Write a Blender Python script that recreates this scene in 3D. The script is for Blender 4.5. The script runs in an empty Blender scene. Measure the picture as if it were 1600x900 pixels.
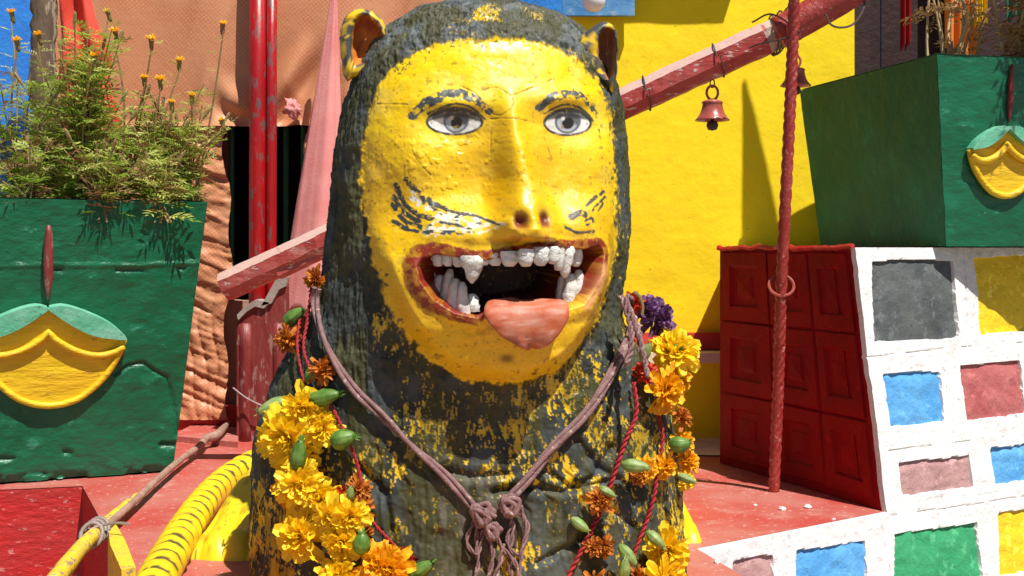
import bpy, bmesh, math, random
import numpy as np
from mathutils import Vector, Matrix, Euler

random.seed(7)
RNG = np.random.default_rng(11)
R = math.radians
scene = bpy.context.scene
COL = scene.collection

# ------------------------------------------------------------------ camera
F = 1900.0          # focal length in photograph pixels (1600 wide)
H = 0.60            # eye height above the platform
cam_d = bpy.data.cameras.new('camera')
cam = bpy.data.objects.new('camera', cam_d)
COL.objects.link(cam)
cam.location = (0, 0, H)
cam.rotation_euler = (R(90), 0, 0)
cam_d.sensor_width = 36.0
cam_d.lens = 36.0 * F / 1600.0
cam_d.shift_y = -60.0 / 1600.0
cam_d.clip_start = 0.05
cam_d.clip_end = 600
scene.camera = cam

# ------------------------------------------------------------------ world, sun, exposure
SUN_EL = R(61)
SUN_H = Vector((0.58, -0.81, 0)).normalized()      # horizontal direction TOWARDS the sun
world = bpy.data.worlds.new('World')
scene.world = world
world.use_nodes = True
wn = world.node_tree.nodes
wl = world.node_tree.links
wn.clear()
wo = wn.new('ShaderNodeOutputWorld')
wb = wn.new('ShaderNodeBackground')
wb.inputs['Strength'].default_value = 0.05
sky = wn.new('ShaderNodeTexSky')
sky.sky_type = 'NISHITA'
sky.sun_disc = False
sky.sun_elevation = SUN_EL
sky.sun_rotation = math.atan2(SUN_H.x, SUN_H.y)
sky.altitude = 3000
wl.new(sky.outputs[0], wb.inputs['Color'])
wl.new(wb.outputs[0], wo.inputs['Surface'])
sun_d = bpy.data.lights.new('sun', 'SUN')
sun_d.energy = 4.8
sun_d.angle = R(0.53)
sun_d.color = (1.0, 0.955, 0.88)
sun = bpy.data.objects.new('sun', sun_d)
COL.objects.link(sun)
sdir = Vector((-SUN_H.x * math.cos(SUN_EL), -SUN_H.y * math.cos(SUN_EL), -math.sin(SUN_EL)))
sun.rotation_euler = sdir.to_track_quat('-Z', 'Y').to_euler()
sun.location = (1.5, -4, 8)
vs = scene.view_settings
vs.view_transform = 'Standard'
vs.look = 'None'
vs.exposure = 0.55
vs.gamma = 1.0
vs.use_curve_mapping = False
scene.render.resolution_x = 1024
scene.render.resolution_y = 576

# ------------------------------------------------------------------ helpers
def P(px, py, Y):
    return np.array([(px - 800.0) * Y / F, Y, H - (py - 390.0) * Y / F])

def FL(px, py, z=0.0):
    Y = (H - z) * F / (py - 390.0)
    return np.array([(px - 800.0) * Y / F, Y, z])

def empty(name, loc, label=None, cat=None, group=None, kind=None):
    o = bpy.data.objects.new(name, None)
    COL.objects.link(o)
    o.location = [float(c) for c in loc]
    o.empty_display_size = 0.05
    tag(o, label, cat, group, kind)
    return o

def tag(o, label=None, cat=None, group=None, kind=None):
    if label: o['label'] = label
    if cat: o['category'] = cat
    if group: o['group'] = group
    if kind: o['kind'] = kind
    return o

def root_loc(p):
    l = np.zeros(3)
    while p is not None:
        l = l + np.array(p.location)
        p = p.parent
    return l

def mk(name, V, Fc, mat, parent=None, base=None, smooth=False, col=None, rgh=None, **kw):
    """mesh object from world-space vertices; children are stored relative to their parent"""
    V = np.asarray(V, dtype=float).reshape(-1, 3)
    if parent is not None:
        off = root_loc(parent)
    else:
        off = np.array(base, dtype=float) if base is not None else np.array([V[:, 0].mean(), V[:, 1].mean(), V[:, 2].min()])
    me = bpy.data.meshes.new(name)
    if isinstance(Fc, np.ndarray):
        n = len(Fc); k = Fc.shape[1]
        me.vertices.add(len(V))
        me.vertices.foreach_set('co', (V - off).astype(np.float32).ravel())
        me.loops.add(n * k)
        me.loops.foreach_set('vertex_index', Fc.astype(np.int32).ravel())
        me.polygons.add(n)
        me.polygons.foreach_set('loop_start', (np.arange(n) * k).astype(np.int32))
        me.polygons.foreach_set('loop_total', np.full(n, k, dtype=np.int32))
        me.update(calc_edges=True)
    else:
        me.from_pydata((V - off).tolist(), [], Fc)
        me.update()
    if smooth:
        me.polygons.foreach_set('use_smooth', np.ones(len(me.polygons), dtype=bool))
    if col is not None:
        a = me.attributes.new('Col', 'FLOAT_COLOR', 'POINT')
        c = np.ones((len(V), 4), dtype=np.float32); c[:, :3] = col
        a.data.foreach_set('color', c.ravel())
    if rgh is not None:
        a = me.attributes.new('Rgh', 'FLOAT', 'POINT')
        a.data.foreach_set('value', np.asarray(rgh, dtype=np.float32).ravel())
    me.materials.append(mat)
    o = bpy.data.objects.new(name, me)
    COL.objects.link(o)
    if parent is not None:
        o.parent = parent
    else:
        o.location = [float(c) for c in off]
    tag(o, **kw)
    return o

def grid_faces(nu, nv, closed_u=False):
    """vertex index = j*nu + i"""
    i = np.arange(nu if closed_u else nu - 1)
    j = np.arange(nv - 1)
    I, J = np.meshgrid(i, j)
    I = I.ravel(); J = J.ravel()
    I2 = (I + 1) % nu
    return np.stack([J * nu + I, J * nu + I2, (J + 1) * nu + I2, (J + 1) * nu + I], axis=1)

class MB:
    def __init__(s): s.V = []; s.F = []
    def add(s, V, Fc):
        o = len(s.V)
        s.V.extend([tuple(float(c) for c in v) for v in V])
        s.F.extend([tuple(int(i) + o for i in f) for f in Fc])
    def build(s, name, mat, parent=None, **kw):
        return mk(name, np.array(s.V), s.F, mat, parent, **kw)

def smooth_path(pts, n):
    pts = np.asarray(pts, dtype=float)
    m = len(pts)
    ext = np.vstack([2 * pts[0] - pts[1], pts, 2 * pts[-1] - pts[-2]])
    t = np.linspace(0, m - 1 - 1e-6, n)
    k = t.astype(int); f = (t - k)[:, None]
    p0, p1, p2, p3 = ext[k], ext[k + 1], ext[k + 2], ext[k + 3]
    return 0.5 * ((2 * p1) + (-p0 + p2) * f + (2 * p0 - 5 * p1 + 4 * p2 - p3) * f ** 2 + (-p0 + 3 * p1 - 3 * p2 + p3) * f ** 3)

def frames(path):
    T = np.gradient(path, axis=0)
    T /= np.linalg.norm(T, axis=1)[:, None] + 1e-12
    up = np.array([0, 0, 1.0]) if abs(T[0][2]) < 0.9 else np.array([0, 1.0, 0])
    n = np.cross(T[0], up); n /= np.linalg.norm(n)
    N = [n]
    for k in range(1, len(path)):
        n = N[-1] - T[k] * np.dot(N[-1], T[k])
        n /= np.linalg.norm(n) + 1e-12
        N.append(n)
    N = np.array(N)
    return T, N, np.cross(T, N)

def tube(path, rad, n=8, twist=0.0, lobes=0, lobe_amp=0.0, cap=True, squash=1.0):
    path = np.asarray(path, dtype=float)
    m = len(path)
    rad = np.broadcast_to(np.asarray(rad, dtype=float), (m,))
    T, N, B = frames(path)
    a = np.linspace(0, 2 * np.pi, n, endpoint=False)
    V = []
    for k in range(m):
        rr = rad[k] * (1 + lobe_amp * np.cos(lobes * (a - twist * k))) if lobes else np.full(n, rad[k])
        V.append(path[k] + (rr * np.cos(a))[:, None] * N[k] + (rr * np.sin(a) * squash)[:, None] * B[k])
    V = np.vstack(V)
    Fc = [tuple(f) for f in grid_faces(n, m, True)]
    if cap:
        Fc.append(tuple(range(n - 1, -1, -1)))
        Fc.append(tuple(range((m - 1) * n, m * n)))
    return V, Fc

def box(c, s, rz=0.0, taper=(1, 1), bev=0.0):
    """box centre c, size s, top scaled by taper; optional chamfered vertical/horizontal edges by rings"""
    sx, sy, sz = np.array(s) / 2.0
    cs, sn = math.cos(rz), math.sin(rz)
    V = []
    for z, kx, ky in ((-sz, 1, 1), (sz, taper[0], taper[1])):
        for x, y in ((-sx, -sy), (sx, -sy), (sx, sy), (-sx, sy)):
            x *= kx; y *= ky
            V.append((c[0] + x * cs - y * sn, c[1] + x * sn + y * cs, c[2] + z))
    return np.array(V), [(3, 2, 1, 0), (4, 5, 6, 7), (0, 1, 5, 4), (1, 2, 6, 5), (2, 3, 7, 6), (3, 0, 4, 7)]

def prism(pts, off):
    """closed 3-D polygon pts extruded by vector off"""
    pts = np.asarray(pts, dtype=float); n = len(pts)
    V = np.vstack([pts, pts + np.asarray(off)])
    Fc = [tuple(range(n)), tuple(range(2 * n - 1, n - 1, -1))]
    for i in range(n):
        j = (i + 1) % n
        Fc.append((j, i, n + i, n + j))
    return V, Fc

def lathe(prof, c, n=20, axis=None):
    """prof list of (r, z)"""
    a = np.linspace(0, 2 * np.pi, n, endpoint=False)
    V = []
    for r, z in prof:
        V.append(np.stack([c[0] + r * np.cos(a), c[1] + r * np.sin(a), np.full(n, c[2] + z)], axis=1))
    V = np.vstack(V)
    Fc = [tuple(f) for f in grid_faces(n, len(prof), True)]
    return V, Fc

# numpy noise ------------------------------------------------------
def _h(ix, iy, iz, seed):
    h = (ix * 374761393 + iy * 668265263 + iz * 1274126177 + seed * 974711) & 0x7fffffff
    h = ((h ^ (h >> 13)) * 1103515245) & 0x7fffffff
    h = ((h ^ (h >> 16)) * 12345671) & 0x7fffffff
    return (h & 0xffff).astype(np.float32) / 65535.0

def vnoise(p, seed=0):
    i = np.floor(p).astype(np.int64)
    f = (p - i).astype(np.float32)
    f = f * f * f * (f * (f * 6 - 15) + 10)
    x, y, z = i[:, 0], i[:, 1], i[:, 2]
    fx, fy, fz = f[:, 0], f[:, 1], f[:, 2]
    def L(a, b, t): return a + (b - a) * t
    return L(L(L(_h(x, y, z, seed), _h(x + 1, y, z, seed), fx), L(_h(x, y + 1, z, seed), _h(x + 1, y + 1, z, seed), fx), fy),
             L(L(_h(x, y, z + 1, seed), _h(x + 1, y, z + 1, seed), fx), L(_h(x, y + 1, z + 1, seed), _h(x + 1, y + 1, z + 1, seed), fx), fy), fz)

def fbm(p, scale, seed=0, octv=4, gain=0.5):
    """0..1, mean 0.5; scale is a number or per-axis triple (cells per metre)"""
    q = p * np.asarray(scale)
    s = np.zeros(len(p), dtype=np.float32); a = 1.0; t = 0.0
    for o in range(octv):
        s += a * vnoise(q + o * 17.3, seed + o); t += a
        q = q * 2.03; a *= gain
    return s / t

def sstep(a, b, x):
    t = np.clip((x - a) / (b - a), 0, 1)
    return t * t * (3 - 2 * t)

def seg_dist(U, V, pts, closed=False):
    pts = np.asarray(pts, dtype=float)
    if closed: pts = np.vstack([pts, pts[:1]])
    d = np.full(U.shape, 1e9)
    for (x0, y0), (x1, y1) in zip(pts[:-1], pts[1:]):
        dx, dy = x1 - x0, y1 - y0
        L2 = dx * dx + dy * dy + 1e-12
        t = np.clip(((U - x0) * dx + (V - y0) * dy) / L2, 0, 1)
        d = np.minimum(d, np.hypot(U - x0 - t * dx, V - y0 - t * dy))
    return d

def poly_sd(U, V, pts):
    """signed distance, positive inside"""
    pts = np.asarray(pts, dtype=float)
    d = seg_dist(U, V, pts, True)
    ins = np.zeros(U.shape, dtype=bool)
    n = len(pts)
    for i in range(n):
        x0, y0 = pts[i]; x1, y1 = pts[(i + 1) % n]
        c = ((y0 > V) != (y1 > V)) & (U < (x1 - x0) * (V - y0) / (y1 - y0 + 1e-12) + x0)
        ins ^= c
    return np.where(ins, d, -d)

# materials --------------------------------------------------------
def lin(r, g, b):
    def c(x):
        x /= 255.0
        return x / 12.92 if x <= 0.04045 else ((x + 0.055) / 1.055) ** 2.4
    return (c(r), c(g), c(b), 1.0)

def new_mat(name):
    m = bpy.data.materials.new(name)
    m.use_nodes = True
    nt = m.node_tree
    b = nt.nodes['Principled BSDF']
    return m, nt, b

def _noise(nt, vec, scale, detail=4, rough=0.55):
    n = nt.nodes.new('ShaderNodeTexNoise')
    n.inputs['Scale'].default_value = scale
    n.inputs['Detail'].default_value = detail
    n.inputs['Roughness'].default_value = rough
    if vec is not None: nt.links.new(vec, n.inputs['Vector'])
    return n

def _ramp(nt, fac, lo, hi):
    r = nt.nodes.new('ShaderNodeMapRange')
    r.interpolation_type = 'SMOOTHSTEP'
    r.inputs['From Min'].default_value = lo
    r.inputs['From Max'].default_value = hi
    nt.links.new(fac, r.inputs['Value'])
    return r.outputs['Result']

def _mix(nt, fac, a, b):
    m = nt.nodes.new('ShaderNodeMix')
    m.data_type = 'RGBA'
    nt.links.new(fac, m.inputs['Factor'])
    for s, v in ((6, a), (7, b)):
        if isinstance(v, tuple): m.inputs[s].default_value = v
        else: nt.links.new(v, m.inputs[s])
    return m.outputs[2]

def paint(name, col, col2=None, chip=None, chip_amt=0.33, chip_scale=30, stain=None, rough=0.45, scale=6,
          bump=0.25, bscale=45, stretch=(1, 1, 1), dist=0.01, spec=0.5):
    """painted, weathered surface: two tones, chips to an undercoat, uneven relief"""
    m, nt, b = new_mat(name)
    tc = nt.nodes.new('ShaderNodeTexCoord')
    mp = nt.nodes.new('ShaderNodeMapping')
    mp.inputs['Scale'].default_value = stretch
    nt.links.new(tc.outputs['Object'], mp.inputs['Vector'])
    v = mp.outputs['Vector']
    n1 = _noise(nt, v, scale, 6, 0.6)
    c = _mix(nt, _ramp(nt, n1.outputs['Fac'], 0.34, 0.66), col, col2 or tuple(min(1, x * 0.8) for x in col[:3]) + (1,))
    if stain:
        n4 = _noise(nt, v, scale * 2.7, 8, 0.7)
        c = _mix(nt, _ramp(nt, n4.outputs['Fac'], 0.52, 0.72), c, stain)
    n2 = _noise(nt, v, chip_scale, 8, 0.65)
    rg = None
    if chip:
        f = _ramp(nt, n2.outputs['Fac'], 0.95 - chip_amt - 0.015, 0.95 - chip_amt + 0.015)
        c = _mix(nt, f, c, chip)
    nt.links.new(c, b.inputs['Base Color'])
    rr = nt.nodes.new('ShaderNodeMapRange')
    rr.inputs['To Min'].default_value = max(0.05, rough - 0.12)
    rr.inputs['To Max'].default_value = min(1, rough + 0.15)
    nt.links.new(n2.outputs['Fac'], rr.inputs['Value'])
    nt.links.new(rr.outputs['Result'], b.inputs['Roughness'])
    b.inputs['Specular IOR Level'].default_value = spec
    n3 = _noise(nt, v, bscale, 7, 0.6)
    ad = nt.nodes.new('ShaderNodeMath'); ad.operation = 'ADD'
    nt.links.new(n3.outputs['Fac'], ad.inputs[0])
    nt.links.new(n1.outputs['Fac'], ad.inputs[1])
    bp = nt.nodes.new('ShaderNodeBump')
    bp.inputs['Strength'].default_value = bump
    bp.inputs['Distance'].default_value = dist
    nt.links.new(ad.outputs[0], bp.inputs['Height'])
    nt.links.new(bp.outputs['Normal'], b.inputs['Normal'])
    return m

def vcol_mat(name, bump=0.2, bscale=140, dist=0.004, mul=1.0, spec=0.5):
    m, nt, b = new_mat(name)
    a = nt.nodes.new('ShaderNodeAttribute'); a.attribute_name = 'Col'
    r = nt.nodes.new('ShaderNodeAttribute'); r.attribute_name = 'Rgh'
    tc = nt.nodes.new('ShaderNodeTexCoord')
    n = _noise(nt, tc.outputs['Object'], bscale, 6, 0.6)
    hs = nt.nodes.new('ShaderNodeHueSaturation')
    vr = nt.nodes.new('ShaderNodeMapRange')
    vr.inputs['To Min'].default_value = 0.82; vr.inputs['To Max'].default_value = 1.18
    nt.links.new(n.outputs['Fac'], vr.inputs['Value'])
    nt.links.new(vr.outputs['Result'], hs.inputs['Value'])
    nt.links.new(a.outputs['Color'], hs.inputs['Color'])
    nt.links.new(hs.outputs['Color'], b.inputs['Base Color'])
    nt.links.new(r.outputs['Fac'], b.inputs['Roughness'])
    bp = nt.nodes.new('ShaderNodeBump')
    bp.inputs['Strength'].default_value = bump
    bp.inputs['Distance'].default_value = dist
    nt.links.new(n.outputs['Fac'], bp.inputs['Height'])
    nt.links.new(bp.outputs['Normal'], b.inputs['Normal'])
    b.inputs['Specular IOR Level'].default_value = spec
    return m

def leaf_mat(name, c1, c2, rough=0.5, trans=0.35, scale=25):
    m, nt, b = new_mat(name)
    tc = nt.nodes.new('ShaderNodeTexCoord')
    n = _noise(nt, tc.outputs['Object'], scale, 4)
    c = _mix(nt, _ramp(nt, n.outputs['Fac'], 0.35, 0.65), c1, c2)
    nt.links.new(c, b.inputs['Base Color'])
    b.inputs['Roughness'].default_value = rough
    t = nt.nodes.new('ShaderNodeBsdfTranslucent')
    nt.links.new(c, t.inputs['Color'])
    mx = nt.nodes.new('ShaderNodeMixShader')
    mx.inputs['Fac'].default_value = trans
    out = nt.nodes['Material Output']
    nt.links.new(b.outputs[0], mx.inputs[1]); nt.links.new(t.outputs[0], mx.inputs[2])
    nt.links.new(mx.outputs[0], out.inputs['Surface'])
    return m

M = {}
M['floor'] = paint('floor_paint', (0.42, 0.055, 0.042, 1), (0.44, 0.145, 0.12, 1), stain=(0.48, 0.24, 0.20, 1), chip=(0.52, 0.33, 0.29, 1), chip_amt=0.33, chip_scale=60, rough=0.5, scale=3.5, bump=0.2, bscale=70)
M['riser'] = paint('riser_paint', (0.50, 0.006, 0.008, 1), (0.42, 0.02, 0.018, 1), chip=(0.52, 0.17, 0.15, 1), chip_amt=0.33, chip_scale=55, rough=0.55, scale=6, bump=0.5, bscale=40, stretch=(0.6, 1, 1.6))
M['ground'] = paint('ground_dust', (0.30, 0.25, 0.20, 1), (0.22, 0.18, 0.14, 1), rough=0.9, scale=0.7, bump=0.5, bscale=20)
M['yellow_wall'] = paint('yellow_limewash', (0.87, 0.655, 0.0, 1), (0.86, 0.615, 0.0, 1), stain=(0.80, 0.56, 0.004, 1), rough=0.85, scale=3, bump=0.3, bscale=45, dist=0.006, chip=(0.62, 0.40, 0.0, 1), chip_amt=0.285, chip_scale=38)
M['blue_wall'] = paint('blue_limewash', (0.02, 0.19, 0.66, 1), (0.03, 0.24, 0.72, 1), rough=0.85, scale=5, bump=0.4)
M['green'] = paint('green_gloss', (0.001, 0.082, 0.034, 1), (0.002, 0.105, 0.045, 1), stain=(0.005, 0.14, 0.065, 1), chip=(0.03, 0.19, 0.11, 1), chip_amt=0.28, chip_scale=17, rough=0.46, spec=0.18, scale=4, bump=0.55, bscale=30, dist=0.008)
M['green_front'] = paint('green_gloss_scratched', (0.001, 0.088, 0.036, 1), (0.002, 0.112, 0.048, 1), stain=(0.006, 0.15, 0.07, 1), chip=(0.03, 0.20, 0.12, 1), chip_amt=0.29, chip_scale=22, rough=0.36, scale=4, bump=0.6, bscale=32, dist=0.008, stretch=(.7, .7, 1.3))
M['pale_green'] = paint('pale_green', (0.10, 0.42, 0.26, 1), (0.2, 0.5, 0.36, 1), chip=(0.05, 0.2, 0.12, 1), chip_amt=0.3, rough=0.45, scale=14, bump=0.4)
M['emblem_yellow'] = paint('emblem_yellow', (0.76, 0.52, 0.008, 1), (0.70, 0.41, 0.006, 1), chip=(0.42, 0.24, 0.02, 1), chip_amt=0.31, chip_scale=30, rough=0.5, scale=9, bump=0.5, bscale=30, stretch=(0.4, 1, 2.2))
M['white'] = paint('white_limewash', (0.72, 0.71, 0.70, 1), (0.66, 0.65, 0.66, 1), stain=(0.60, 0.58, 0.57, 1), chip=(0.46, 0.42, 0.41, 1), chip_amt=0.29, chip_scale=22, rough=0.8, scale=7, bump=0.45, bscale=50)
M['dark_red'] = paint('dark_red_gloss', (0.27, 0.0006, 0.002, 1), (0.20, 0.0006, 0.002, 1), chip=(0.33, 0.012, 0.012, 1), chip_amt=0.3, rough=0.6, spec=0.15, scale=8, bump=0.3, bscale=50)
M['pipe_red'] = paint('pipe_red', (0.40, 0.006, 0.008, 1), (0.30, 0.006, 0.008, 1), chip=(0.15, 0.07, 0.065, 1), chip_amt=0.37, chip_scale=48, rough=0.35, scale=9, bump=0.2, stretch=(1, 1, 0.35))
M['beam'] = paint('beam_red', (0.36, 0.025, 0.022, 1), (0.38, 0.07, 0.06, 1), stain=(0.46, 0.20, 0.17, 1), chip=(0.52, 0.38, 0.34, 1), chip_amt=0.35, chip_scale=70, rough=0.55, scale=8, bump=0.4, bscale=50, stretch=(0.35, 1, 1))
M['beam_end'] = paint('bare_wood', (0.52, 0.44, 0.36, 1), (0.40, 0.30, 0.24, 1), chip=(0.5, 0.12, 0.1, 1), chip_amt=0.36, rough=0.7, scale=12, bump=0.4)
M['post_red'] = paint('post_red', (0.17, 0.018, 0.016, 1), (0.24, 0.045, 0.04, 1), chip=(0.28, 0.14, 0.12, 1), chip_amt=0.36, chip_scale=70, rough=0.45, scale=9, bump=0.5, stretch=(1, 1, 0.3))
M['stone_grey'] = paint('carved_grey', (0.33, 0.29, 0.25, 1), (0.26, 0.2, 0.17, 1), rough=0.8, scale=14)
M['rod'] = paint('rod_red', (0.26, 0.016, 0.014, 1), (0.32, 0.04, 0.03, 1), chip=(0.42, 0.18, 0.15, 1), chip_amt=0.34, chip_scale=90, rough=0.45, scale=20, bump=0.3, bscale=120)
M['bell'] = paint('bell_red_metal', (0.38, 0.10, 0.075, 1), (0.30, 0.06, 0.05, 1), chip=(0.5, 0.3, 0.22, 1), chip_amt=0.3, chip_scale=60, rough=0.3, scale=18, bump=0.1)
M['dark_iron'] = paint('dark_iron', (0.05, 0.035, 0.03, 1), (0.09, 0.05, 0.04, 1), rough=0.6, scale=40)
M['iron'] = paint('grey_wire', (0.22, 0.19, 0.17, 1), (0.3, 0.22, 0.2, 1), rough=0.5, scale=40)
M['bark'] = paint('bark', (0.13, 0.085, 0.055, 1), (0.07, 0.045, 0.03, 1), chip=(0.33, 0.26, 0.19, 1), chip_amt=0.38, chip_scale=20, rough=0.85, scale=10, bump=0.8, bscale=30, stretch=(1, 1, 0.2))
M['branch'] = paint('branch_bare', (0.38, 0.23, 0.18, 1), (0.26, 0.15, 0.11, 1), rough=0.7, scale=30, bump=0.4)
M['branch_yellow'] = paint('branch_yellow', (0.80, 0.56, 0.02, 1), (0.7, 0.46, 0.05, 1), chip=(0.33, 0.22, 0.15, 1), chip_amt=0.37, chip_scale=50, rough=0.5, scale=20, bump=0.4)
M['pink_cloth'] = paint('pink_cloth', (0.72, 0.29, 0.27, 1), (0.66, 0.22, 0.21, 1), rough=0.9, scale=10, bump=0.2, bscale=200)
M['red_cloth'] = paint('red_cloth', (0.76, 0.075, 0.04, 1), (0.70, 0.05, 0.03, 1), rough=0.85, scale=8, bump=0.2, bscale=200)
M['orange_cloth'] = paint('orange_cloth', (0.72, 0.22, 0.02, 1), (0.6, 0.15, 0.02, 1), rough=0.85, scale=8, bump=0.2, bscale=200)
M['door'] = paint('door_maroon', (0.03, 0.006, 0.005, 1), (0.02, 0.006, 0.005, 1), rough=0.5, scale=8)
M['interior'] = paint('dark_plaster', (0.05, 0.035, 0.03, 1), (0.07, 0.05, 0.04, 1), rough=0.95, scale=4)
M['bar_green'] = paint('bar_green', (0.01, 0.13, 0.075, 1), (0.012, 0.17, 0.10, 1), rough=0.4, scale=20, bump=0.15)
M['house'] = paint('house_plaster', (0.42, 0.25, 0.16, 1), (0.36, 0.2, 0.13, 1), rough=0.9, scale=4)
M['ledge'] = paint('ledge_plaster', (0.72, 0.62, 0.46, 1), (0.62, 0.5, 0.36, 1), rough=0.85, scale=12)
M['red_band'] = paint('red_band', (0.52, 0.035, 0.02, 1), (0.45, 0.03, 0.02, 1), rough=0.7, scale=8)
M['soil'] = paint('soil', (0.13, 0.085, 0.055, 1), (0.08, 0.05, 0.035, 1), rough=0.95, scale=25, bump=0.9)
M['statue'] = vcol_mat('statue_paint', bump=0.22, bscale=150, dist=0.003)
M['tooth'] = paint('tooth_paint', (0.72, 0.72, 0.69, 1), (0.56, 0.55, 0.51, 1), chip=(0.34, 0.30, 0.25, 1), chip_amt=0.30, chip_scale=60, rough=0.4, scale=40, bump=0.5, bscale=90)
M['cord'] = paint('mauve_cord', (0.17, 0.085, 0.085, 1), (0.25, 0.14, 0.135, 1), chip=(0.40, 0.29, 0.27, 1), chip_amt=0.35, chip_scale=90, rough=0.85, scale=60, bump=0.6, bscale=260, dist=0.003)
M['thread'] = paint('red_thread', (0.33, 0.006, 0.012, 1), (0.24, 0.006, 0.012, 1), rough=0.7, scale=60, bump=0.4, bscale=200, dist=0.002)
M['petal_y'] = leaf_mat('petal_yellow', (0.95, 0.73, 0.02, 1), (0.93, 0.62, 0.01, 1), 0.6, 0.3, 60)
M['petal_o'] = leaf_mat('petal_orange', (0.92, 0.56, 0.006, 1), (0.87, 0.38, 0.004, 1), 0.6, 0.3, 60)
M['petal_d'] = leaf_mat('petal_dried', (0.62, 0.22, 0.012, 1), (0.40, 0.10, 0.010, 1), 0.75, 0.2, 60)
M['petal_r'] = leaf_mat('petal_red', (0.5, 0.02, 0.01, 1), (0.62, 0.08, 0.01, 1), 0.7, 0.2, 60)
M['petal_p'] = leaf_mat('petal_purple', (0.13, 0.04, 0.15, 1), (0.26, 0.12, 0.27, 1), 0.75, 0.15, 60)
M['bud'] = leaf_mat('bud_green', (0.07, 0.17, 0.02, 1), (0.15, 0.27, 0.05, 1), 0.45, 0.15, 55)
M['bud_pale'] = leaf_mat('bud_pale', (0.30, 0.38, 0.14, 1), (0.17, 0.28, 0.06, 1), 0.5, 0.15, 55)
M['leaf'] = leaf_mat('leaf_green', (0.27, 0.42, 0.04, 1), (0.40, 0.53, 0.08, 1), 0.5, 0.48, 12)
M['leaf_pale'] = leaf_mat('leaf_pale', (0.66, 0.70, 0.22, 1), (0.54, 0.62, 0.14, 1), 0.55, 0.48, 12)
M['leaf_dry'] = leaf_mat('leaf_dry', (0.40, 0.26, 0.12, 1), (0.30, 0.15, 0.07, 1), 0.75, 0.3, 12)
M['stem'] = leaf_mat('stem', (0.22, 0.20, 0.06, 1), (0.26, 0.14, 0.06, 1), 0.6, 0.1, 12)
M['straw'] = leaf_mat('straw', (0.48, 0.38, 0.20, 1), (0.36, 0.25, 0.13, 1), 0.8, 0.1, 12)
M['lamp_white'] = paint('lamp_white', (0.8, 0.8, 0.8, 1), (0.72, 0.72, 0.74, 1), rough=0.25, scale=3, bump=0.02)
M['sign_blue'] = paint('sign_blue', (0.03, 0.17, 0.42, 1), (0.10, 0.28, 0.5, 1), chip=(0.22, 0.32, 0.45, 1), chip_amt=0.34, rough=0.6, scale=14)

def tarp_mat():
    m, nt, b = new_mat('tarp_orange')
    tc = nt.nodes.new('ShaderNodeTexCoord')
    v = tc.outputs['Object']
    def wave(rot):
        mp = nt.nodes.new('ShaderNodeMapping')
        mp.inputs['Rotation'].default_value = (0, rot, 0)
        nt.links.new(v, mp.inputs['Vector'])
        w = nt.nodes.new('ShaderNodeTexWave')
        w.inputs['Scale'].default_value = 30
        w.inputs['Distortion'].default_value = 0.6
        w.inputs['Detail'].default_value = 1
        nt.links.new(mp.outputs['Vector'], w.inputs['Vector'])
        return w.outputs['Fac']
    w1, w2 = wave(R(40)), wave(R(-50))
    mu = nt.nodes.new('ShaderNodeMath'); mu.operation = 'MULTIPLY'
    nt.links.new(w1, mu.inputs[0]); nt.links.new(w2, mu.inputs[1])
    n = _noise(nt, v, 5, 5)
    c0 = _mix(nt, _ramp(nt, n.outputs['Fac'], 0.35, 0.65), (0.52, 0.19, 0.085, 1), (0.56, 0.25, 0.12, 1))
    c = _mix(nt, _ramp(nt, mu.outputs[0], 0.15, 0.6), c0, (0.58, 0.28, 0.155, 1))
    nt.links.new(c, b.inputs['Base Color'])
    b.inputs['Roughness'].default_value = 0.42
    n2 = _noise(nt, v, 60, 4)
    bp = nt.nodes.new('ShaderNodeBump')
    bp.inputs['Strength'].default_value = 0.25; bp.inputs['Distance'].default_value = 0.004
    nt.links.new(n2.outputs['Fac'], bp.inputs['Height'])
    nt.links.new(bp.outputs['Normal'], b.inputs['Normal'])
    return m
M['tarp'] = tarp_mat()

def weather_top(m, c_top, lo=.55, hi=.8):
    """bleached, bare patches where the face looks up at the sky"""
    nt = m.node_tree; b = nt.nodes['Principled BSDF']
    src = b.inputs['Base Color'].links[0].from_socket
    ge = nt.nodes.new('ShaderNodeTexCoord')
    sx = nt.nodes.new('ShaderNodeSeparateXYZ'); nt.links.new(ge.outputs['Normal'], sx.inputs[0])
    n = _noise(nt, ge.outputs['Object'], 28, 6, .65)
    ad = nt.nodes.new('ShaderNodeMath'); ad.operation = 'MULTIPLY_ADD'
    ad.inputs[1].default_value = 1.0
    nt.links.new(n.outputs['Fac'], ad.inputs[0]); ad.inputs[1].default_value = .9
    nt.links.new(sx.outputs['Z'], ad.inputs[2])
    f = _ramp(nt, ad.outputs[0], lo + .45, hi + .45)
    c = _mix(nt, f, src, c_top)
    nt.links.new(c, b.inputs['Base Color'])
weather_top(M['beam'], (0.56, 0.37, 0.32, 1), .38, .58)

# ================================================================== SETTING
def ray_plane(px, py, p0, n):
    d = np.array([(px - 800.0) / F, 1.0, -(py - 390.0) / F])
    o = np.array([0, 0, H])
    t = np.dot(np.asarray(p0) - o, n) / np.dot(d, n)
    return o + d * t

# ground far below the platform, out to the horizon
g = 250.0
mk('ground', [(-g, -g, -0.9), (g, -g, -0.9), (g, g, -0.9), (-g, g, -0.9)], [(0, 1, 2, 3)], M['ground'], base=(0, 0, -0.9), kind='structure')

WD = np.array([0.82, 0.572, 0.0]); WD /= np.linalg.norm(WD)        # along the stone wall, to the right and back
WN = np.array([WD[1], -WD[0], 0.0])                                 # outwards
C0 = np.array([0.856, 2.78, 0.0])                                   # foot of the block's near corner
BAT = 0.0914 / 0.6                                                  # batter
BTOP = 0.605

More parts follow.
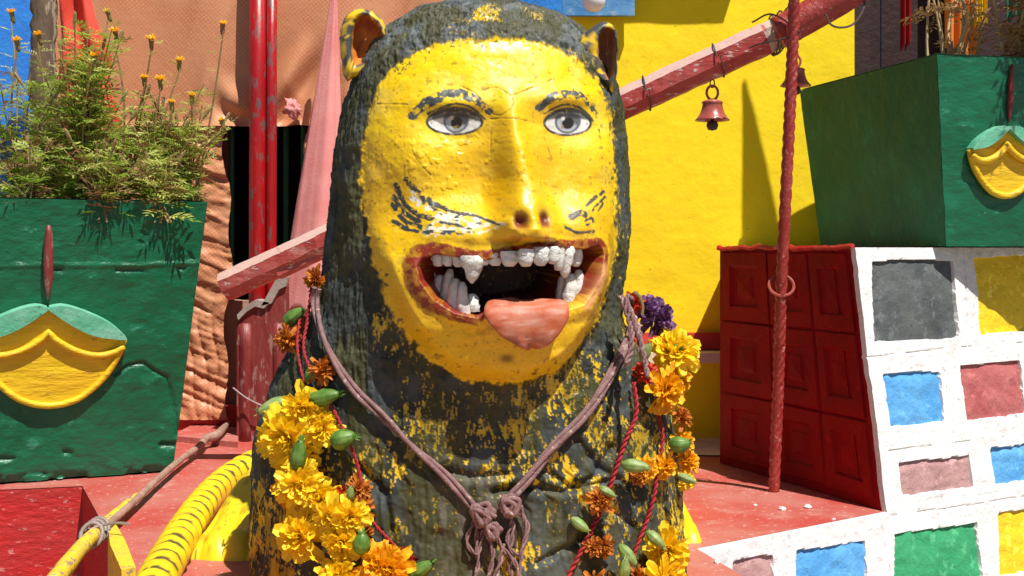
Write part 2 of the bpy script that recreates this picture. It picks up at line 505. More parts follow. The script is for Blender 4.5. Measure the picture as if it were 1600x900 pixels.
fl_pts = [(-2.6, 2.70), (-1.09, 3.085), (-0.70, 2.235), (-0.46, 1.62), (0.60, 1.62), (0.425, 2.235), (0.374, 2.436)]
fl_pts = [np.array([x, y, 0.0]) for x, y in fl_pts]
inn = -0.006 * WN
fl_pts[-1] = fl_pts[-1] + inn
for s in (0.0, 1.35):
    fl_pts.append(C0 + WD * s + inn)
fl_pts += [np.array([2.6, 5.2, 0]), np.array([-2.6, 5.2, 0])]
def slab(pts, ztop, zbot):
    top = [np.array([p[0], p[1], ztop]) for p in pts]
    n = len(top)
    Vv = top + [np.array([p[0], p[1], zbot]) for p in pts]
    Fc = [tuple(range(n))] + [(i, n + i, n + (i + 1) % n, (i + 1) % n) for i in range(n)]
    return Vv, Fc
rs_pts = [p.copy() for p in fl_pts]
for k in (6, 7, 8): rs_pts[k] = rs_pts[k] - WN * .07
Vv, Fc = slab(fl_pts, 0, -0.9)
plat = mk('platform_floor', Vv[:len(fl_pts)], [Fc[0]], M['floor'], base=(0, 2.5, 0), kind='structure')
Vv, Fc = slab(rs_pts, -.002, -0.9)
mk('platform_riser', Vv, Fc[1:], M['riser'], base=(0, 2.5, 0), kind='structure')
# cream strip at the foot of the yellow wall
mk('threshold_strip', [(0.1, 3.56, .004), (0.95, 3.50, .004), (0.95, 3.86, .004), (0.1, 3.86, .004)], [(0, 1, 2, 3)], M['ledge'], kind='structure')
# lime chips on the floor
for i, (px, py, r) in enumerate([(1222, 797, .008), (1262, 794, .009), (1303, 812, .004), (1180, 790, .004), (1120, 880, .006), (60, 752, .006), (310, 690, .006)]):
    c = FL(px, py)
    rr = random.Random(i)
    Vv, Fc = lathe([(0, 0), (r * .9, 0), (r * 1.1, r * .4), (r * .6, r * .9), (0, r)], c, 7)
    Vv = Vv + np.array([[rr.uniform(-r, r) * .3, rr.uniform(-r, r) * .3, 0] for _ in Vv])
    mk('plaster_chip', Vv, Fc, M['white'], label=['small lump of white plaster on red floor, left of the pair by the stone block', 'small lump of white plaster on red floor, right of the pair by the stone block', 'tiny white plaster crumb nearest the white wall edge', 'tiny white plaster crumb left of the plaster lumps', 'white plaster crumb on red floor beside the statue base', 'white crumb lying on red ledge below left planter', 'white crumb on the floor near the bare branch tip'][i], cat='plaster chip', group='plaster crumbs on the red floor')
# yellow kerb stone on the platform's left corner
kp = [FL(168, 828), FL(183, 838), FL(196, 862), FL(212, 905), FL(190, 910), FL(172, 868)]
Vv, Fc = prism([p + np.array([0, 0, .022]) for p in kp[::-1]], (0, 0, -0.35))
mk('kerb_stone', Vv, Fc, M['branch_yellow'], label='yellow painted kerb stone on platform edge beneath the tied stick', cat='kerb')

# ------------------------------------------------------------------ stone block with coloured stones, right
SD = np.array([-0.271, 0.64, 0.0]); SL = np.linalg.norm(SD); SD /= SL  # along the red side, backwards
block = empty('stone_block', C0, 'whitewashed block with coloured stones and red panelled side under a green planter', 'wall')
def wall_pt(s, z, h=0.0):
    return C0 + WD * s + np.array([0, 0, z]) - WN * (BAT * z) + WN * h
def wall_sz(px, py):
    n = WN + np.array([0, 0, BAT])
    p = ray_plane(px, py, C0, n)
    return np.array([np.dot((p - C0)[:2], WD[:2]), p[2]])
STONES = [
 ('stone_dark', [(1362, 410), (1425, 406), (1487, 408), (1497, 528), (1430, 531), (1367, 533)]),
 ('stone_yellow', [(1523, 405), (1612, 398), (1622, 515), (1534, 522)]),
 ('stone_blue', [(1380, 586), (1440, 581), (1468, 583), (1474, 658), (1430, 664), (1390, 667)]),
 ('stone_maroon', [(1500, 572), (1592, 565), (1602, 645), (1511, 656)]),
 ('stone_mauve', [(1405, 724), (1512, 712), (1518, 760), (1411, 774)]),
 ('stone_blue', [(1548, 702), (1640, 690), (1648, 742), (1554, 757)]),
 ('stone_green', [(1397, 836), (1525, 817), (1533, 902), (1395, 918)]),
 ('stone_yellow', [(1560, 802), (1660, 788), (1668, 880), (1562, 898)]),
 ('stone_blue', [(1242, 860), (1290, 856), (1350, 846), (1356, 920), (1245, 940)]),
 ('stone_mauve', [(1145, 876), (1205, 869), (1211, 950), (1140, 960)]),
 ('stone_green', [(1640, 396), (1720, 392), (1728, 505), (1648, 512)]),
 ('stone_blue', [(1630, 560), (1720, 553), (1728, 630), (1638, 641)]),
 ('stone_mauve', [(1672, 686), (1760, 676), (1768, 726), (1680, 738)]),
 ('stone_maroon', [(1692, 784), (1780, 772), (1788, 850), (1698, 868)]),
]
SCOL = {'stone_dark': ((0.045, 0.055, 0.06, 1), (0.09, 0.10, 0.10, 1)), 'stone_yellow': ((0.80, 0.55, 0.008, 1), (0.76, 0.5, 0.01, 1)),
        'stone_blue': ((0.07, 0.30, 0.64, 1), (0.11, 0.36, 0.66, 1)), 'stone_maroon': ((0.36, 0.075, 0.08, 1), (0.42, 0.12, 0.12, 1)),
        'stone_mauve': ((0.36, 0.19, 0.19, 1), (0.46, 0.27, 0.26, 1)), 'stone_green': ((0.02, 0.27, 0.11, 1), (0.04, 0.33, 0.14, 1))}
for k, (a, b_) in SCOL.items():
    M[k] = paint('paint_' + k, a, b_, chip=tuple(min(1, x * 1.3 + .05) for x in a[:3]) + (1,), chip_amt=0.36, chip_scale=30, rough=0.6, scale=9, bump=0.7, bscale=34, dist=0.01)
def grow(poly, k):
    c = poly.mean(0)
    d = poly - c
    return c + d * (1 + k / (np.linalg.norm(d, axis=1)[:, None] + 1e-9))
spolys = [np.array([wall_sz(*p) for p in q]) for _, q in STONES]
JOINTS = [[(1345, 560), (1480, 545), (1620, 534)], [(1388, 705), (1480, 694), (1620, 677)], [(1390, 806), (1480, 795), (1620, 772)], [(1478, 545), (1482, 600), (1490, 690)], [(1530, 685), (1541, 790)], [(1375, 812), (1390, 905)], [(1505, 385), (1512, 540)], [(1222, 845), (1228, 920)]]
def mortar_grid(s0, s1, z0, z1, step):
    nu = int((s1 - s0) / step) + 1; nv = int((z1 - z0) / step) + 1
    s = np.linspace(s0, s1, nu); z = np.linspace(z0, z1, nv)
    S, Z = np.meshgrid(s, z); S = S.ravel(); Z = Z.ravel()
    q = np.stack([S, Z, np.zeros_like(S)], 1)
    wob = (fbm(q, 14, 3) - .5) * .010 + (fbm(q, 60, 9, 3) - .5) * .003
    h = .002 + (fbm(q, 9, 5) - .5) * .008 + (fbm(q, 45, 6, 3) - .5) * .004
    for pl in spolys:
        lo, hi = pl.min(0) - .03, pl.max(0) + .03
        m = (S > lo[0]) & (S < hi[0]) & (Z > lo[1]) & (Z < hi[1])
        if not m.any(): continue
        d = poly_sd(S[m], Z[m], pl) + wob[m]
        h[m] = h[m] - .045 * sstep(-.002, .002, d)
    # thin construction joints between the blocks
    for ln in JOINTS:
        dd = seg_dist(S, Z, np.array([wall_sz(*p) for p in ln])) + wob * .25
        h -= .0035 * np.exp(-(np.maximum(dd, 0) / .0022) ** 2) * (fbm(q, 16, 12, 2) > .42)
    V = np.array([0, 0, 0]) + C0 + S[:, None] * WD + Z[:, None] * np.array([0, 0, 1]) + (h - BAT * Z)[:, None] * WN
    return V, grid_faces(nu, nv), nu, nv
def with_returns(V, Fc, nu, nv, top=True, left=True):
    V = list(V); Fc = [tuple(f) for f in Fc]
    if top:
        o = len(V); r = (nv - 1) * nu
        for i in range(nu): V.append(V[r + i] - WN * .09)
        Fc += [(r + i, r + i + 1, o + i + 1, o + i) for i in range(nu - 1)]
    if left:
        o = len(V)
        for j in range(nv): V.append(V[j * nu] - WN * .014)
        Fc += [(j * nu, (j + 1) * nu, o + j + 1, o + j) for j in range(nv - 1)]
    return V, Fc
Vu, Fu, nu, nv = mortar_grid(0, 1.3, 0, BTOP, .0036)
mk('mortar', *with_returns(Vu, Fu, nu, nv), M['white'], block, smooth=False)
Vu, Fu, nu, nv = mortar_grid(-0.594, 1.3, -.42, -0.0005, .0036)
mk('mortar', *with_returns(Vu, Fu, nu, nv), M['white'], block)
for (kind, q), pl in zip(STONES, spolys):
    gp = grow(pl, .020)
    if len(gp) > 4:
        lo, hi = gp.min(0), gp.max(0)
        quad = [gp[0], gp[2], gp[3], gp[-1]]
    else: quad = gp
    n = 15
    t = np.linspace(0, 1, n)
    A, B = np.meshgrid(t, t); A = A.ravel()[:, None]; B = B.ravel()[:, None]
    pt = (1 - A) * (1 - B) * quad[0] + A * (1 - B) * quad[1] + A * B * quad[2] + (1 - A) * B * quad[3]
    q3 = np.column_stack([pt, np.zeros(len(pt))])
    e = np.minimum.reduce([A, B, 1 - A, 1 - B]).ravel()
    h = -.006 + .004 * sstep(0, .25, e) + (fbm(q3, 40, 21, 3) - .5) * .012 + (fbm(q3, 110, 22, 2) - .5) * .006
    V = C0 + pt[:, :1] * WD + pt[:, 1:2] * np.array([0, 0, 1]) + (h - BAT * pt[:, 1])[:, None] * WN
    mk(kind.replace('stone_', '') + '_stone', V, grid_faces(n, n), M[kind], block, smooth=True)
# core of the block: red side, top, back
ctop = C0 - WN * (BAT * BTOP)
back = np.array([0.70, 3.84, 0]); fr = np.array([0.585, 3.42, 0])
far = C0 + WD * 1.3
e = .07
A0 = C0 - WN * e + WD * .0; A1 = ctop - WN * e
cv = [C0 + SD * .085, fr, back, np.array([2.3, 3.84, 0]), far - WN * e]
ct = [ctop + SD * .085, fr, back, np.array([2.3, 3.84, 0]), far - WN * (BAT * BTOP + e)]
Vv = [np.array([p[0], p[1], 0.001]) for p in cv] + [np.array([p[0], p[1], BTOP - .004]) for p in ct]
n = 5
Fc = [tuple(range(n, 2 * n))] + [(i, (i + 1) % n, n + (i + 1) % n, n + i) for i in range(n)]
mk('core', Vv, Fc, M['dark_red'], block)
mk('side_face', [C0 - WN * .003 + np.array([0, 0, .001]), np.array([fr[0], fr[1], .001]) , np.array([fr[0], fr[1], BTOP - .004]), ctop - WN * .003 + np.array([0, 0, BTOP - .004])], [(0, 1, 2, 3)], M['dark_red'], block)
# whitewashed top
mk('cap', [p + np.array([0, 0, BTOP + .0005 - p[2]]) for p in [np.array(q, dtype=float) for q in ct]], [tuple(range(5))], M['white'], block)
# red carved panels on the side, each a moulded tile
a0 = np.array([C0[0], C0[1], 0]) - WN * .002; a1 = np.array([ctop[0], ctop[1], BTOP]) - WN * .002
f0 = np.array([fr[0], fr[1], 0]); f1 = np.array([fr[0], fr[1], BTOP])
sn = np.cross(f0 - a0, np.array([0, 0, 1.0])); sn /= np.linalg.norm(sn)
if sn[0] > 0: sn = -sn
def side_pt(u, v, h):
    """u 0 at near corner .. 1 far, v 0..1 up"""
    lo = a0 + (f0 - a0) * u; hi = a1 + (f1 - a1) * u
    return lo + (hi - lo) * v + sn * h
PU = [0.04, 0.30, 0.60, 0.985]; PV = [0.03, 0.335, 0.665, 0.985]
rr = random.Random(5)
for i in range(3):
    for j in range(3):
        u0, u1 = PU[i] + .003, PU[i + 1] - .003; v0, v1 = PV[j] + .003, PV[j + 1] - .003
        du, dv = u1 - u0, v1 - v0
        V = []; Fc = []
        rings = [(0, -.001), (.02, .005), (.20, .006), (.235, -.002), (.32, -.002), (.37, .0015), (.49, .004)]
        for k, (ins, h) in enumerate(rings):
            for (a, b_) in ((0, 0), (1, 0), (1, 1), (0, 1)):
                uu = u0 + du * (ins if a == 0 else 1 - ins); vv_ = v0 + dv * (ins if b_ == 0 else 1 - ins)
                V.append(side_pt(uu + rr.uniform(-.004, .004), vv_ + rr.uniform(-.004, .004), h))
            if k:
                o = (k - 1) * 4
                Fc += [(o + c, o + (c + 1) % 4, o + 4 + (c + 1) % 4, o + 4 + c) for c in range(4)]
        o = (len(rings) - 1) * 4
        Fc.append((o, o + 1, o + 2, o + 3))
        mk('panel', V, Fc, M['dark_red'], block)
# rough white lip on the panel wall's upper and near edges
lipm = MB()
pth = smooth_path([side_pt(u, 1.0, .002 + .003 * math.sin(u * 40)) for u in np.linspace(0, 1, 12)], 40)
pth[:, 2] += (fbm(pth, 30, 4, 3) - .5) * .012
lipm.add(*tube(pth, .005 + .004 * fbm(pth, 50, 8, 2), 6))
lipm.build('edge_lip', M['riser'], block)
ringc = P(1221, 446, 2.935)
a = np.linspace(0, 2 * np.pi, 22)
pth = np.stack([ringc[0] + .030 * np.cos(a), ringc[1] + .012 * np.sin(a), ringc[2] + .025 * np.sin(a)], 1)
Vv, Fc = tube(pth, .0035, 6, cap=False)
mk('iron_ring', Vv, Fc, M['bell'], label='small rusty iron ring around red twisted rod', cat='ring')

# ------------------------------------------------------------------ yellow house wall and doorway, right
def wall_relief(x0, x1, z0, z1, y, step, amp, seed):
    nu = int((x1 - x0) / step) + 1; nv = int((z1 - z0) / step) + 1
    X, Z = np.meshgrid(np.linspace(x0, x1, nu), np.linspace(z0, z1, nv)); X = X.ravel(); Z = Z.ravel()
    q = np.stack([X, Z, np.zeros_like(X)], 1)
    Y = y - (fbm(q, 7, seed, 4) - .5) * amp - (fbm(q, 40, seed + 3, 3) - .5) * amp * .3
    return np.stack([X, Y, Z], 1), grid_faces(nu, nv)
yw = empty('yellow_house', (0.63, 3.85, 0), 'bright yellow limewashed house wall behind the hanging bells', 'building')
V, Fc = wall_relief(0.172, 1.084, 0, 1.7, 3.85, .012, .007, 31)
mk('wall', V, Fc, M['yellow_wall'], yw, smooth=True)
m = MB()
m.add(*box((0.628, 4.02, 1.4), (0.908, .30, 2.8)))
m.add(*box((0.628, 3.93, 2.25), (0.912, .14, 1.1)))
m.add(*box((3.4, 4.0, 1.4), (2.0, .3, 2.8)))
m.add(*box((1.75, 4.0, 2.5), (1.36, .3, .6)))
m.build('wall', M['yellow_wall'], yw)
V, Fc = box((0.50, 3.835, .312), (.62, .03, .052)); mk('red_band', V, Fc, M['red_band'], yw)
V, Fc = box((0.50, 3.79, .268), (.66, .14, .03)); mk('ledge', V, Fc, M['ledge'], yw)
dr = [mk('door_plank', *box((1.15 + k * .155, 4.06 + .004 * (k % 2), 1.1), (.15, .03, 2.2)), M['door'], yw) for k in range(8)]
mk('door_post', *box((1.13, 4.0, 1.2), (.07, .09, 2.3)), M['door'], yw)
mk('door_post', *box((1.475, 3.94, 1.2), (.05, .06, 2.3)), M['orange_cloth'], yw)
# strips of cloth hanging in the doorway
def hang_strip(name, px0, px1, pyb, Y, mat, label, fold=.012, pyt=-120, seed=0):
    nu, nv = 14, 22
    V = []
    for j in range(nv):
        py = pyt + (pyb - pyt) * j / (nv - 1)
        for i in range(nu):
            px = px0 + (px1 - px0) * i / (nu - 1)
            p = P(px, py + 6 * math.sin(i * 1.3 + seed), Y)
            p[1] += fold * math.sin(i * 1.1 + seed + .05 * j) - .006 * j / nv
            V.append(p)
    V = np.array(V)
    Vb = V + np.array([0, .004, 0])
    Fc = grid_faces(nu, nv)
    return mk(name, np.vstack([V, Vb]), np.vstack([Fc, (Fc + len(V))[:, ::-1]]), mat, smooth=True, label=label, cat='cloth')
hang_strip('hanging_cloth', 1478, 1512, 70, 3.80, M['orange_cloth'], 'orange cloth strip hanging in doorway above right planter', seed=1)
hang_strip('hanging_cloth', 1522, 1540, 40, 3.79, M['emblem_yellow'], 'narrow yellow cloth strip hanging in doorway above right planter', seed=2)
hang_strip('hanging_cloth', 1570, 1600, 30, 3.81, M['bar_green'], 'green cloth strip hanging in doorway at right edge', seed=3)
hang_strip('hanging_cloth', 1405, 1422, 75, 3.9, M['pipe_red'], 'thin dark red cloth strip in the doorway, leftmost', seed=4)
# unseen board added over the yellow wall to cast its straight shade
aw = empty('shade_board', (.45, 3.76, 1.68), 'unseen wooden board added above the yellow wall to cast a straight shade', 'shade_board')
mk('board', *box((.447, 3.765, 1.70), (.68, .165, .03)), M['bark'], aw)
mk('bracket', *box((.60, 3.80, 1.64), (.03, .06, .07)), M['dark_iron'], aw)
mk('sign_board', *box((.27, 3.80, 1.40), (.225, .02, .14)), M['sign_blue'], label='weathered blue board hung at top of yellow wall', cat='sign')
sg = bpy.data.objects['sign_board']
V, Fc = lathe([(.0, -.036), (.018, -.033), (.032, -.018), (.036, 0), (.033, .02), (.022, .035), (.014, .05), (.014, .09), (0, .09)], P(928, 0, 3.70), 20)
mk('bulb_lamp', V, Fc, M['lamp_white'], smooth=True, label='white round lamp bulb hanging before the blue board', cat='lamp')

# ------------------------------------------------------------------ blue wall far behind
V, Fc = wall_relief(-4.0, 3.0, 0, 3.0, 5.0, .05, .02, 41)
bw = mk('blue_wall', V, Fc, M['blue_wall'], smooth=True, label='blue limewashed wall far behind the tarpaulin and statue', cat='wall')
# ------------------------------------------------------------------ house with barred window and orange tarpaulin, left
hs = empty('tarp_house', (-0.9, 4.15, 0), 'brownish house wall with dark barred window behind the orange tarpaulin', 'building')
m = MB()
xl, xr = -1.60, -0.24
wl_, wr_ = (345 - 800) * 4.15 / F, (520 - 800) * 4.15 / F
wz0, wz1 = H - (470 - 390) * 4.15 / F, H + (390 - 185) * 4.15 / F
m.add(*box(((xl + wl_) / 2, 4.25, 1.3), (wl_ - xl, .2, 2.6)))
m.add(*box(((wr_ + xr) / 2, 4.25, 1.3), (xr - wr_, .2, 2.6)))
m.add(*box(((wl_ + wr_) / 2, 4.25, wz0 / 2), (wr_ - wl_, .2, wz0)))
m.add(*box(((wl_ + wr_) / 2, 4.25, (wz1 + 2.6) / 2), (wr_ - wl_, .2, 2.6 - wz1)))
m.build('wall', M['house'], hs)
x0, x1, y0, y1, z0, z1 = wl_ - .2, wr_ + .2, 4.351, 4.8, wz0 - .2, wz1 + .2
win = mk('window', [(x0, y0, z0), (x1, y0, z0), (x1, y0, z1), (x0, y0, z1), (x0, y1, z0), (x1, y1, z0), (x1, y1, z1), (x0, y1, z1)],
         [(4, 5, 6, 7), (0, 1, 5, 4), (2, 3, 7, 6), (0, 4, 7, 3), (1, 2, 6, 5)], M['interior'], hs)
for px in (362, 401, 447, 474):
    a, b_ = P(px, 180, 4.17), P(px, 475, 4.17)
    mk('bar', *tube(np.linspace(a, b_, 3), .0095, 8), M['bar_green'], win)
tp = empty('tarpaulin', (-0.9, 4.0, 0), 'crinkled orange woven plastic tarpaulin hung over house wall', 'tarpaulin')
def tarp_sheet(px0, px1, py0, py1, Y, fn, step=4):
    nu = int((px1 - px0) / step) + 1; nv = int((py1 - py0) / step) + 1
    A, B = np.meshgrid(np.linspace(px0, px1, nu), np.linspace(py0, py1, nv)); A = A.ravel(); B = B.ravel()
    V = np.stack([(A - 800) * Y / F, np.full(A.shape, Y), H - (B - 390) * Y / F], 1)
    q = np.stack([A, B, np.zeros_like(A)], 1)
    d, dx = fn(A, B, q)
    V[:, 1] -= d; V[:, 0] += dx
    V2 = V + np.array([0, .003, 0])
    Fc = grid_faces(nu, nv)
    return np.vstack([V, V2]), np.vstack([Fc, Fc[:, ::-1] + len(V)])
def fold_top(A, B, q):
    w = fbm(q, (.010, .004, 1), 51, 2)
    d = (w - .5) * .035
    # gathered diagonal folds beside the pipes
    gx = np.exp(-((A - 480) / 60) ** 2) * sstep(40, 140, B)
    d += gx * .030 * np.sin((A * .9 + B * .45) * .11 + 3 * fbm(q, .01, 52, 2))
    gx = np.exp(-((A - 370) / 32) ** 2) * sstep(90, 190, B)
    d += gx * .022 * np.sin((A * .5 - B * .6) * .13 + 3 * fbm(q, .02, 53, 2))
    d += .010 * np.exp(-((B - 196) / 4.0) ** 2)
    qs = q.copy(); qs[:, 0] = q[:, 0] + .3 * q[:, 1]
    d += (1 - np.abs(2 * fbm(qs, (.018, .004, 1), 54, 2) - 1)) ** 4 * .006
    return d, 0 * A
def fold_strip(A, B, q):
    f1 = fbm(q, (.022, .045, 1), 55, 4)
    qs = q.copy(); qs[:, 1] = q[:, 1] - .45 * q[:, 0]
    d = (f1 - .5) * .03 + .013 * (1 - np.abs(2 * fbm(qs, (.010, .065, 1), 56, 3) - 1)) ** 1.5 + .004 * (1 - np.abs(2 * fbm(qs, (.02, .16, 1), 57, 2) - 1))
    for sx in (308, 322, 336):
        d -= .006 * np.exp(-((A - sx - 6 * np.sin(B * .02 + sx)) / 3.0) ** 2) * sstep(430, 520, B)
    dx = .012 * np.sin(B * .02) + .01 * np.sin(B * .047)
    return d, dx
mk('tarp_sheet', *tarp_sheet(62, 726, -60, 197, 4.0, fold_top), M['tarp'], tp, smooth=True)
mk('tarp_sheet', *tarp_sheet(190, 358, 186, 655, 4.03, fold_strip, 3), M['tarp'], tp, smooth=True)
mk('tarp_sheet', *tarp_sheet(486, 690, 186, 655, 4.03, fold_strip, 5), M['tarp'], tp, smooth=True)
sk = mk('skirting', *box((-0.98, 4.06, .04), (1.15, .06, .08)), M['red_band'], label='red painted skirting strip under the tarpaulin hem', cat='skirting')
# concrete step by the skirting
V, Fc = prism([FL(268, 690), FL(372, 700), FL(372, 676), FL(300, 672)], (0, 0, .018))
mk('concrete_pad', V, Fc, M['floor'], kind='structure')

# red cloth hanging at upper left
nu, nv = 26, 50
rx = np.interp(np.linspace(-80, 205, nv), [-80, 0, 30, 60, 90, 120, 160, 205], [135, 141, 150, 163, 172, 166, 180, 186])
V = []
for j in range(nv):
    py = -80 + 285 * j / (nv - 1)
    for i in range(nu):
        u = i / (nu - 1)
        p = P(86 + (rx[j] - 86) * u, py, 3.74)
        p[1] += -.022 * math.sin(u * 9 + .03 * j) * (0.4 + .6 * u) + .05 * (1 - sstep(0, .2, u)) + .01 * math.sin(j * .33 + u * 4)
        V.append(p)
V = np.array(V); Fc = grid_faces(nu, nv)
mk('red_cloth', np.vstack([V, V + np.array([0, .004, 0])]), np.vstack([Fc, Fc[:, ::-1] + len(V)]), M['red_cloth'], smooth=True, label='bright red cloth hanging beside the wooden post above left planter', cat='cloth')
# rough wooden post at upper left
pth = smooth_path([P(68, 380, 3.55), P(70, 240, 3.55), P(66, 120, 3.55), P(70, 0, 3.55), P(66, -120, 3.55)], 40)
q = fbm(pth, 20, 61, 2)
V, Fc = tube(pth, .036 + .012 * (q - .5), 14)
V = V + (fbm(V, 40, 62, 3)[:, None] - .5) * .014
mk('wooden_post', V, Fc, M['bark'], smooth=True, label='rough brown wooden post standing among left marigolds', cat='post')

# ------------------------------------------------------------------ planters
def patch(c00, c10, c11, c01, nu, nv, disp):
    t, r = np.meshgrid(np.linspace(0, 1, nu), np.linspace(0, 1, nv)); t = t.ravel()[:, None]; r = r.ravel()[:, None]
    V = (1 - t) * (1 - r) * c00 + t * (1 - r) * c10 + t * r * c11 + (1 - t) * r * c01
    n = np.cross(c10 - c00, c01 - c00); n = n / np.linalg.norm(n)
    return V + disp(V, t.ravel(), r.ravel())[:, None] * n, grid_faces(nu, nv), n
def planter(name, bl, br, bbr, bbl, tl, tr, tbr, tbl, label, front_disp, dense):
    base = (bl + br + bbr + bbl) / 4
    root = empty(name, base, label, 'planter')
    V, Fc, n = patch(bl, br, tr, tl, dense[0], dense[1], front_disp)
    mk('front_face', V, Fc, M['green_front'], root, smooth=True)
    sm = lambda V, t, r: (fbm(V, 14, 71, 3) - .5) * .006
    for nm, q in (('side_face', (br, bbr, tbr, tr)), ('back_face', (bbr, bbl, tbl, tbr)), ('side_face', (bbl, bl, tl, tbl))):
        V, Fc, _ = patch(*q, 20, 20, sm)
        mk(nm, V, Fc, M['green'], root, smooth=True)
    # rim and soil
    cen = (tl + tr + tbr + tbl) / 4
    outer = [tl, tr, tbr, tbl]
    inner = [p + (cen - p) / np.linalg.norm(cen - p) * .05 for p in outer]
    low = [p - np.array([0, 0, .04]) for p in inner]
    V = [p + np.array([0, 0, .003]) for p in outer] + [p + np.array([0, 0, .003]) for p in inner] + low
    Fc = [(i, (i + 1) % 4, 4 + (i + 1) % 4, 4 + i) for i in range(4)] + [(4 + i, 4 + (i + 1) % 4, 8 + (i + 1) % 4, 8 + i) for i in range(4)]
    mk('rim', V, Fc, M['pale_green'], root)
    mk('soil', low, [(0, 1, 2, 3)], M['soil'], root)
    return root, n
def emblem(root, p0, n, tf, drop, mirror_left=True):
    """relief of a yellow scalloped shield with green lids; tf maps sketch coordinates (centre 0) to pixels"""
    def W(x, y, h): return ray_plane(*tf(x, y), p0, n) + n * h
    def ext(poly, h, h0=-.012):
        top = [W(x, y, h) for x, y in poly]; bot = [W(x, y, h0) for x, y in poly]
        k = len(poly)
        return np.array(top + bot), [tuple(range(k))] + [(i, k + i, k + (i + 1) % k, (i + 1) % k) for i in range(k)]
    def sm(pts, k): return [tuple(p) for p in smooth_path(np.array(pts, dtype=float), k)]
    cusp = sm([(0, -6), (36, 18), (74, 35), (121, 41)], 14)
    arc = sm([(121, 42), (113, 67), (90, 102), (55, 132), (25, 144), (0, 147)], 18)
    half = cusp + arc[1:]
    body = half + [(-x, y) for x, y in half[1:-1]][::-1]
    emb = mk('emblem', *ext(body, .005), M['emblem_yellow'], root)
    ridge = sm([(0, 29), (14, 43), (44, 59), (75, 66), (102, 61), (118, 51)], 14)
    low = sm([(116, 64), (75, 76), (40, 73), (14, 62), (0, 50)], 14)
    rfull = [(-x, y) for x, y in ridge[::-1]] + ridge[1:] + low[:-1] + [(-x, y) for x, y in low[::-1]]
    k = len(ridge)
    # ridge as a swept bar
    rp = [(-x, y) for x, y in ridge[::-1]][:-1] + ridge
    pth = np.array([W(x, y, .014) for x, y in rp])
    mk('ridge', *tube(pth, .0085, 8), M['emblem_yellow'], emb, smooth=True)
    ap = [(-x, y) for x, y in arc] + arc[::-1][1:]
    pth = np.array([W(x * .975, y - 2, .007) for x, y in ap])
    mk('rim', *tube(pth, .0085, 8), M['emblem_yellow'], emb, smooth=True)
    for sgn in (1, -1):
        up = sm([(121, 37), (104, 21), (85, 9), (50, -6), (22, -13), (2, -10)], 12)
        lid = cusp + up
        lid = [(sgn * x, y) for x, y in lid]
        if sgn < 0: lid = lid[::-1]
        mk('lid', *ext(lid, .026), M['pale_green'], emb)
    # spindle-shaped drop above
    (x0, y0), (x1, y1), w = drop
    t = np.linspace(0, 1, 12)
    pth = np.array([ray_plane(x0 + (x1 - x0) * k, y0 + (y1 - y0) * k, p0, n) + n * .001 for k in t])
    wid = np.linalg.norm(ray_plane(x0 + w, y0, p0, n) - ray_plane(x0, y0, p0, n))
    rad = wid * np.interp(t, [0, .1, .35, .6, .85, 1], [.35, .7, .95, 1, .7, .15])
    mk('drop', *tube(pth, rad, 10), M['post_red'], root, smooth=True)
UPZ = np.array([0, 0, 1.0])
LD = np.array([0.91, 0.415, 0]); LD /= np.linalg.norm(LD); LB = np.array([-LD[1], LD[0], 0])
pbr = FL(270, 738); pbr[2] = .004
pbl = pbr - LD * .98
ptr = P(324, 316, 3.235); ptr[2] = .727
ptl = ptr - LD * 1.08 - LB * .02
def left_front(V, t, r):
    z = V[:, 2]
    d = (fbm(V, 9, 72, 4) - .5) * .012 + (fbm(V, 40, 73, 3) - .5) * .0035
    zl = .56 + .016 * (fbm(V, 9, 81, 3) - .5)
    d += .004 * np.exp(-((z - zl) / .005) ** 2) - .006 * np.exp(-((z - zl + .012) / .006) ** 2) * (fbm(V, 12, 74, 2) > .45)
    # chipped lower edge
    d -= .010 * (1 - sstep(0, .02, z - .02 * fbm(V, 25, 75, 3))) * sstep(.5, .6, fbm(V, 22, 76, 4))
    d -= .010 * np.exp(-((z - .072 + .03 * (fbm(V, 12, 80, 3) - .5)) / .006) ** 2) * sstep(.5, .6, fbm(V, 26, 77, 4))
    # crack running down from the emblem to the right corner
    pts = np.array([wp[[0, 2]] for wp in crackL])
    dd = seg_dist(V[:, 0], V[:, 2], pts)
    d -= .010 * np.exp(-(dd / .0035) ** 2)
    return d
pn0 = np.cross(LD, ptl - pbl); pn0 /= np.linalg.norm(pn0)
crackL = [ray_plane(x, y, pbl, pn0) for x, y in [(180, 585), (200, 571), (222, 567), (240, 580), (260, 590), (266, 612), (272, 640), (276, 680)]]
lp, ln = planter('green_planter', pbl, pbr, pbr + LB * .5, pbl + LB * .5, ptl, ptr, ptr + LB * .56, ptl + LB * .56,
                 'large green planter with yellow shield relief at left, full of marigolds', left_front, (210, 150))
if ln[1] > 0: ln = -ln
emblem(lp, pbl + ln * .004, ln, lambda x, y: (75 + x, 488 + y), ((76, 352), (75, 468), 9))
QD = np.array([0.967, 0.25, 0]); QD /= np.linalg.norm(QD); QB = np.array([-QD[1], QD[0], 0])
qz = BTOP + .003
qbl = np.array([1.07, 3.0, qz]); qbr = qbl + QD * .8
qtl = P(1464, 85, 2.97); qtr = qtl + QD * .9
rp_, rn = planter('green_planter', qbl, qbr, qbr + QB * .62, qbl + QB * .62, qtl, qtr, qtr + QB * .7, qtl + QB * .70,
                  'green planter with small yellow shield relief standing on the stone block', lambda V, t, r: (fbm(V, 9, 78, 4) - .5) * .010 + (fbm(V, 40, 79, 3) - .5) * .003, (100, 80))
if rn[1] > 0: rn = -rn
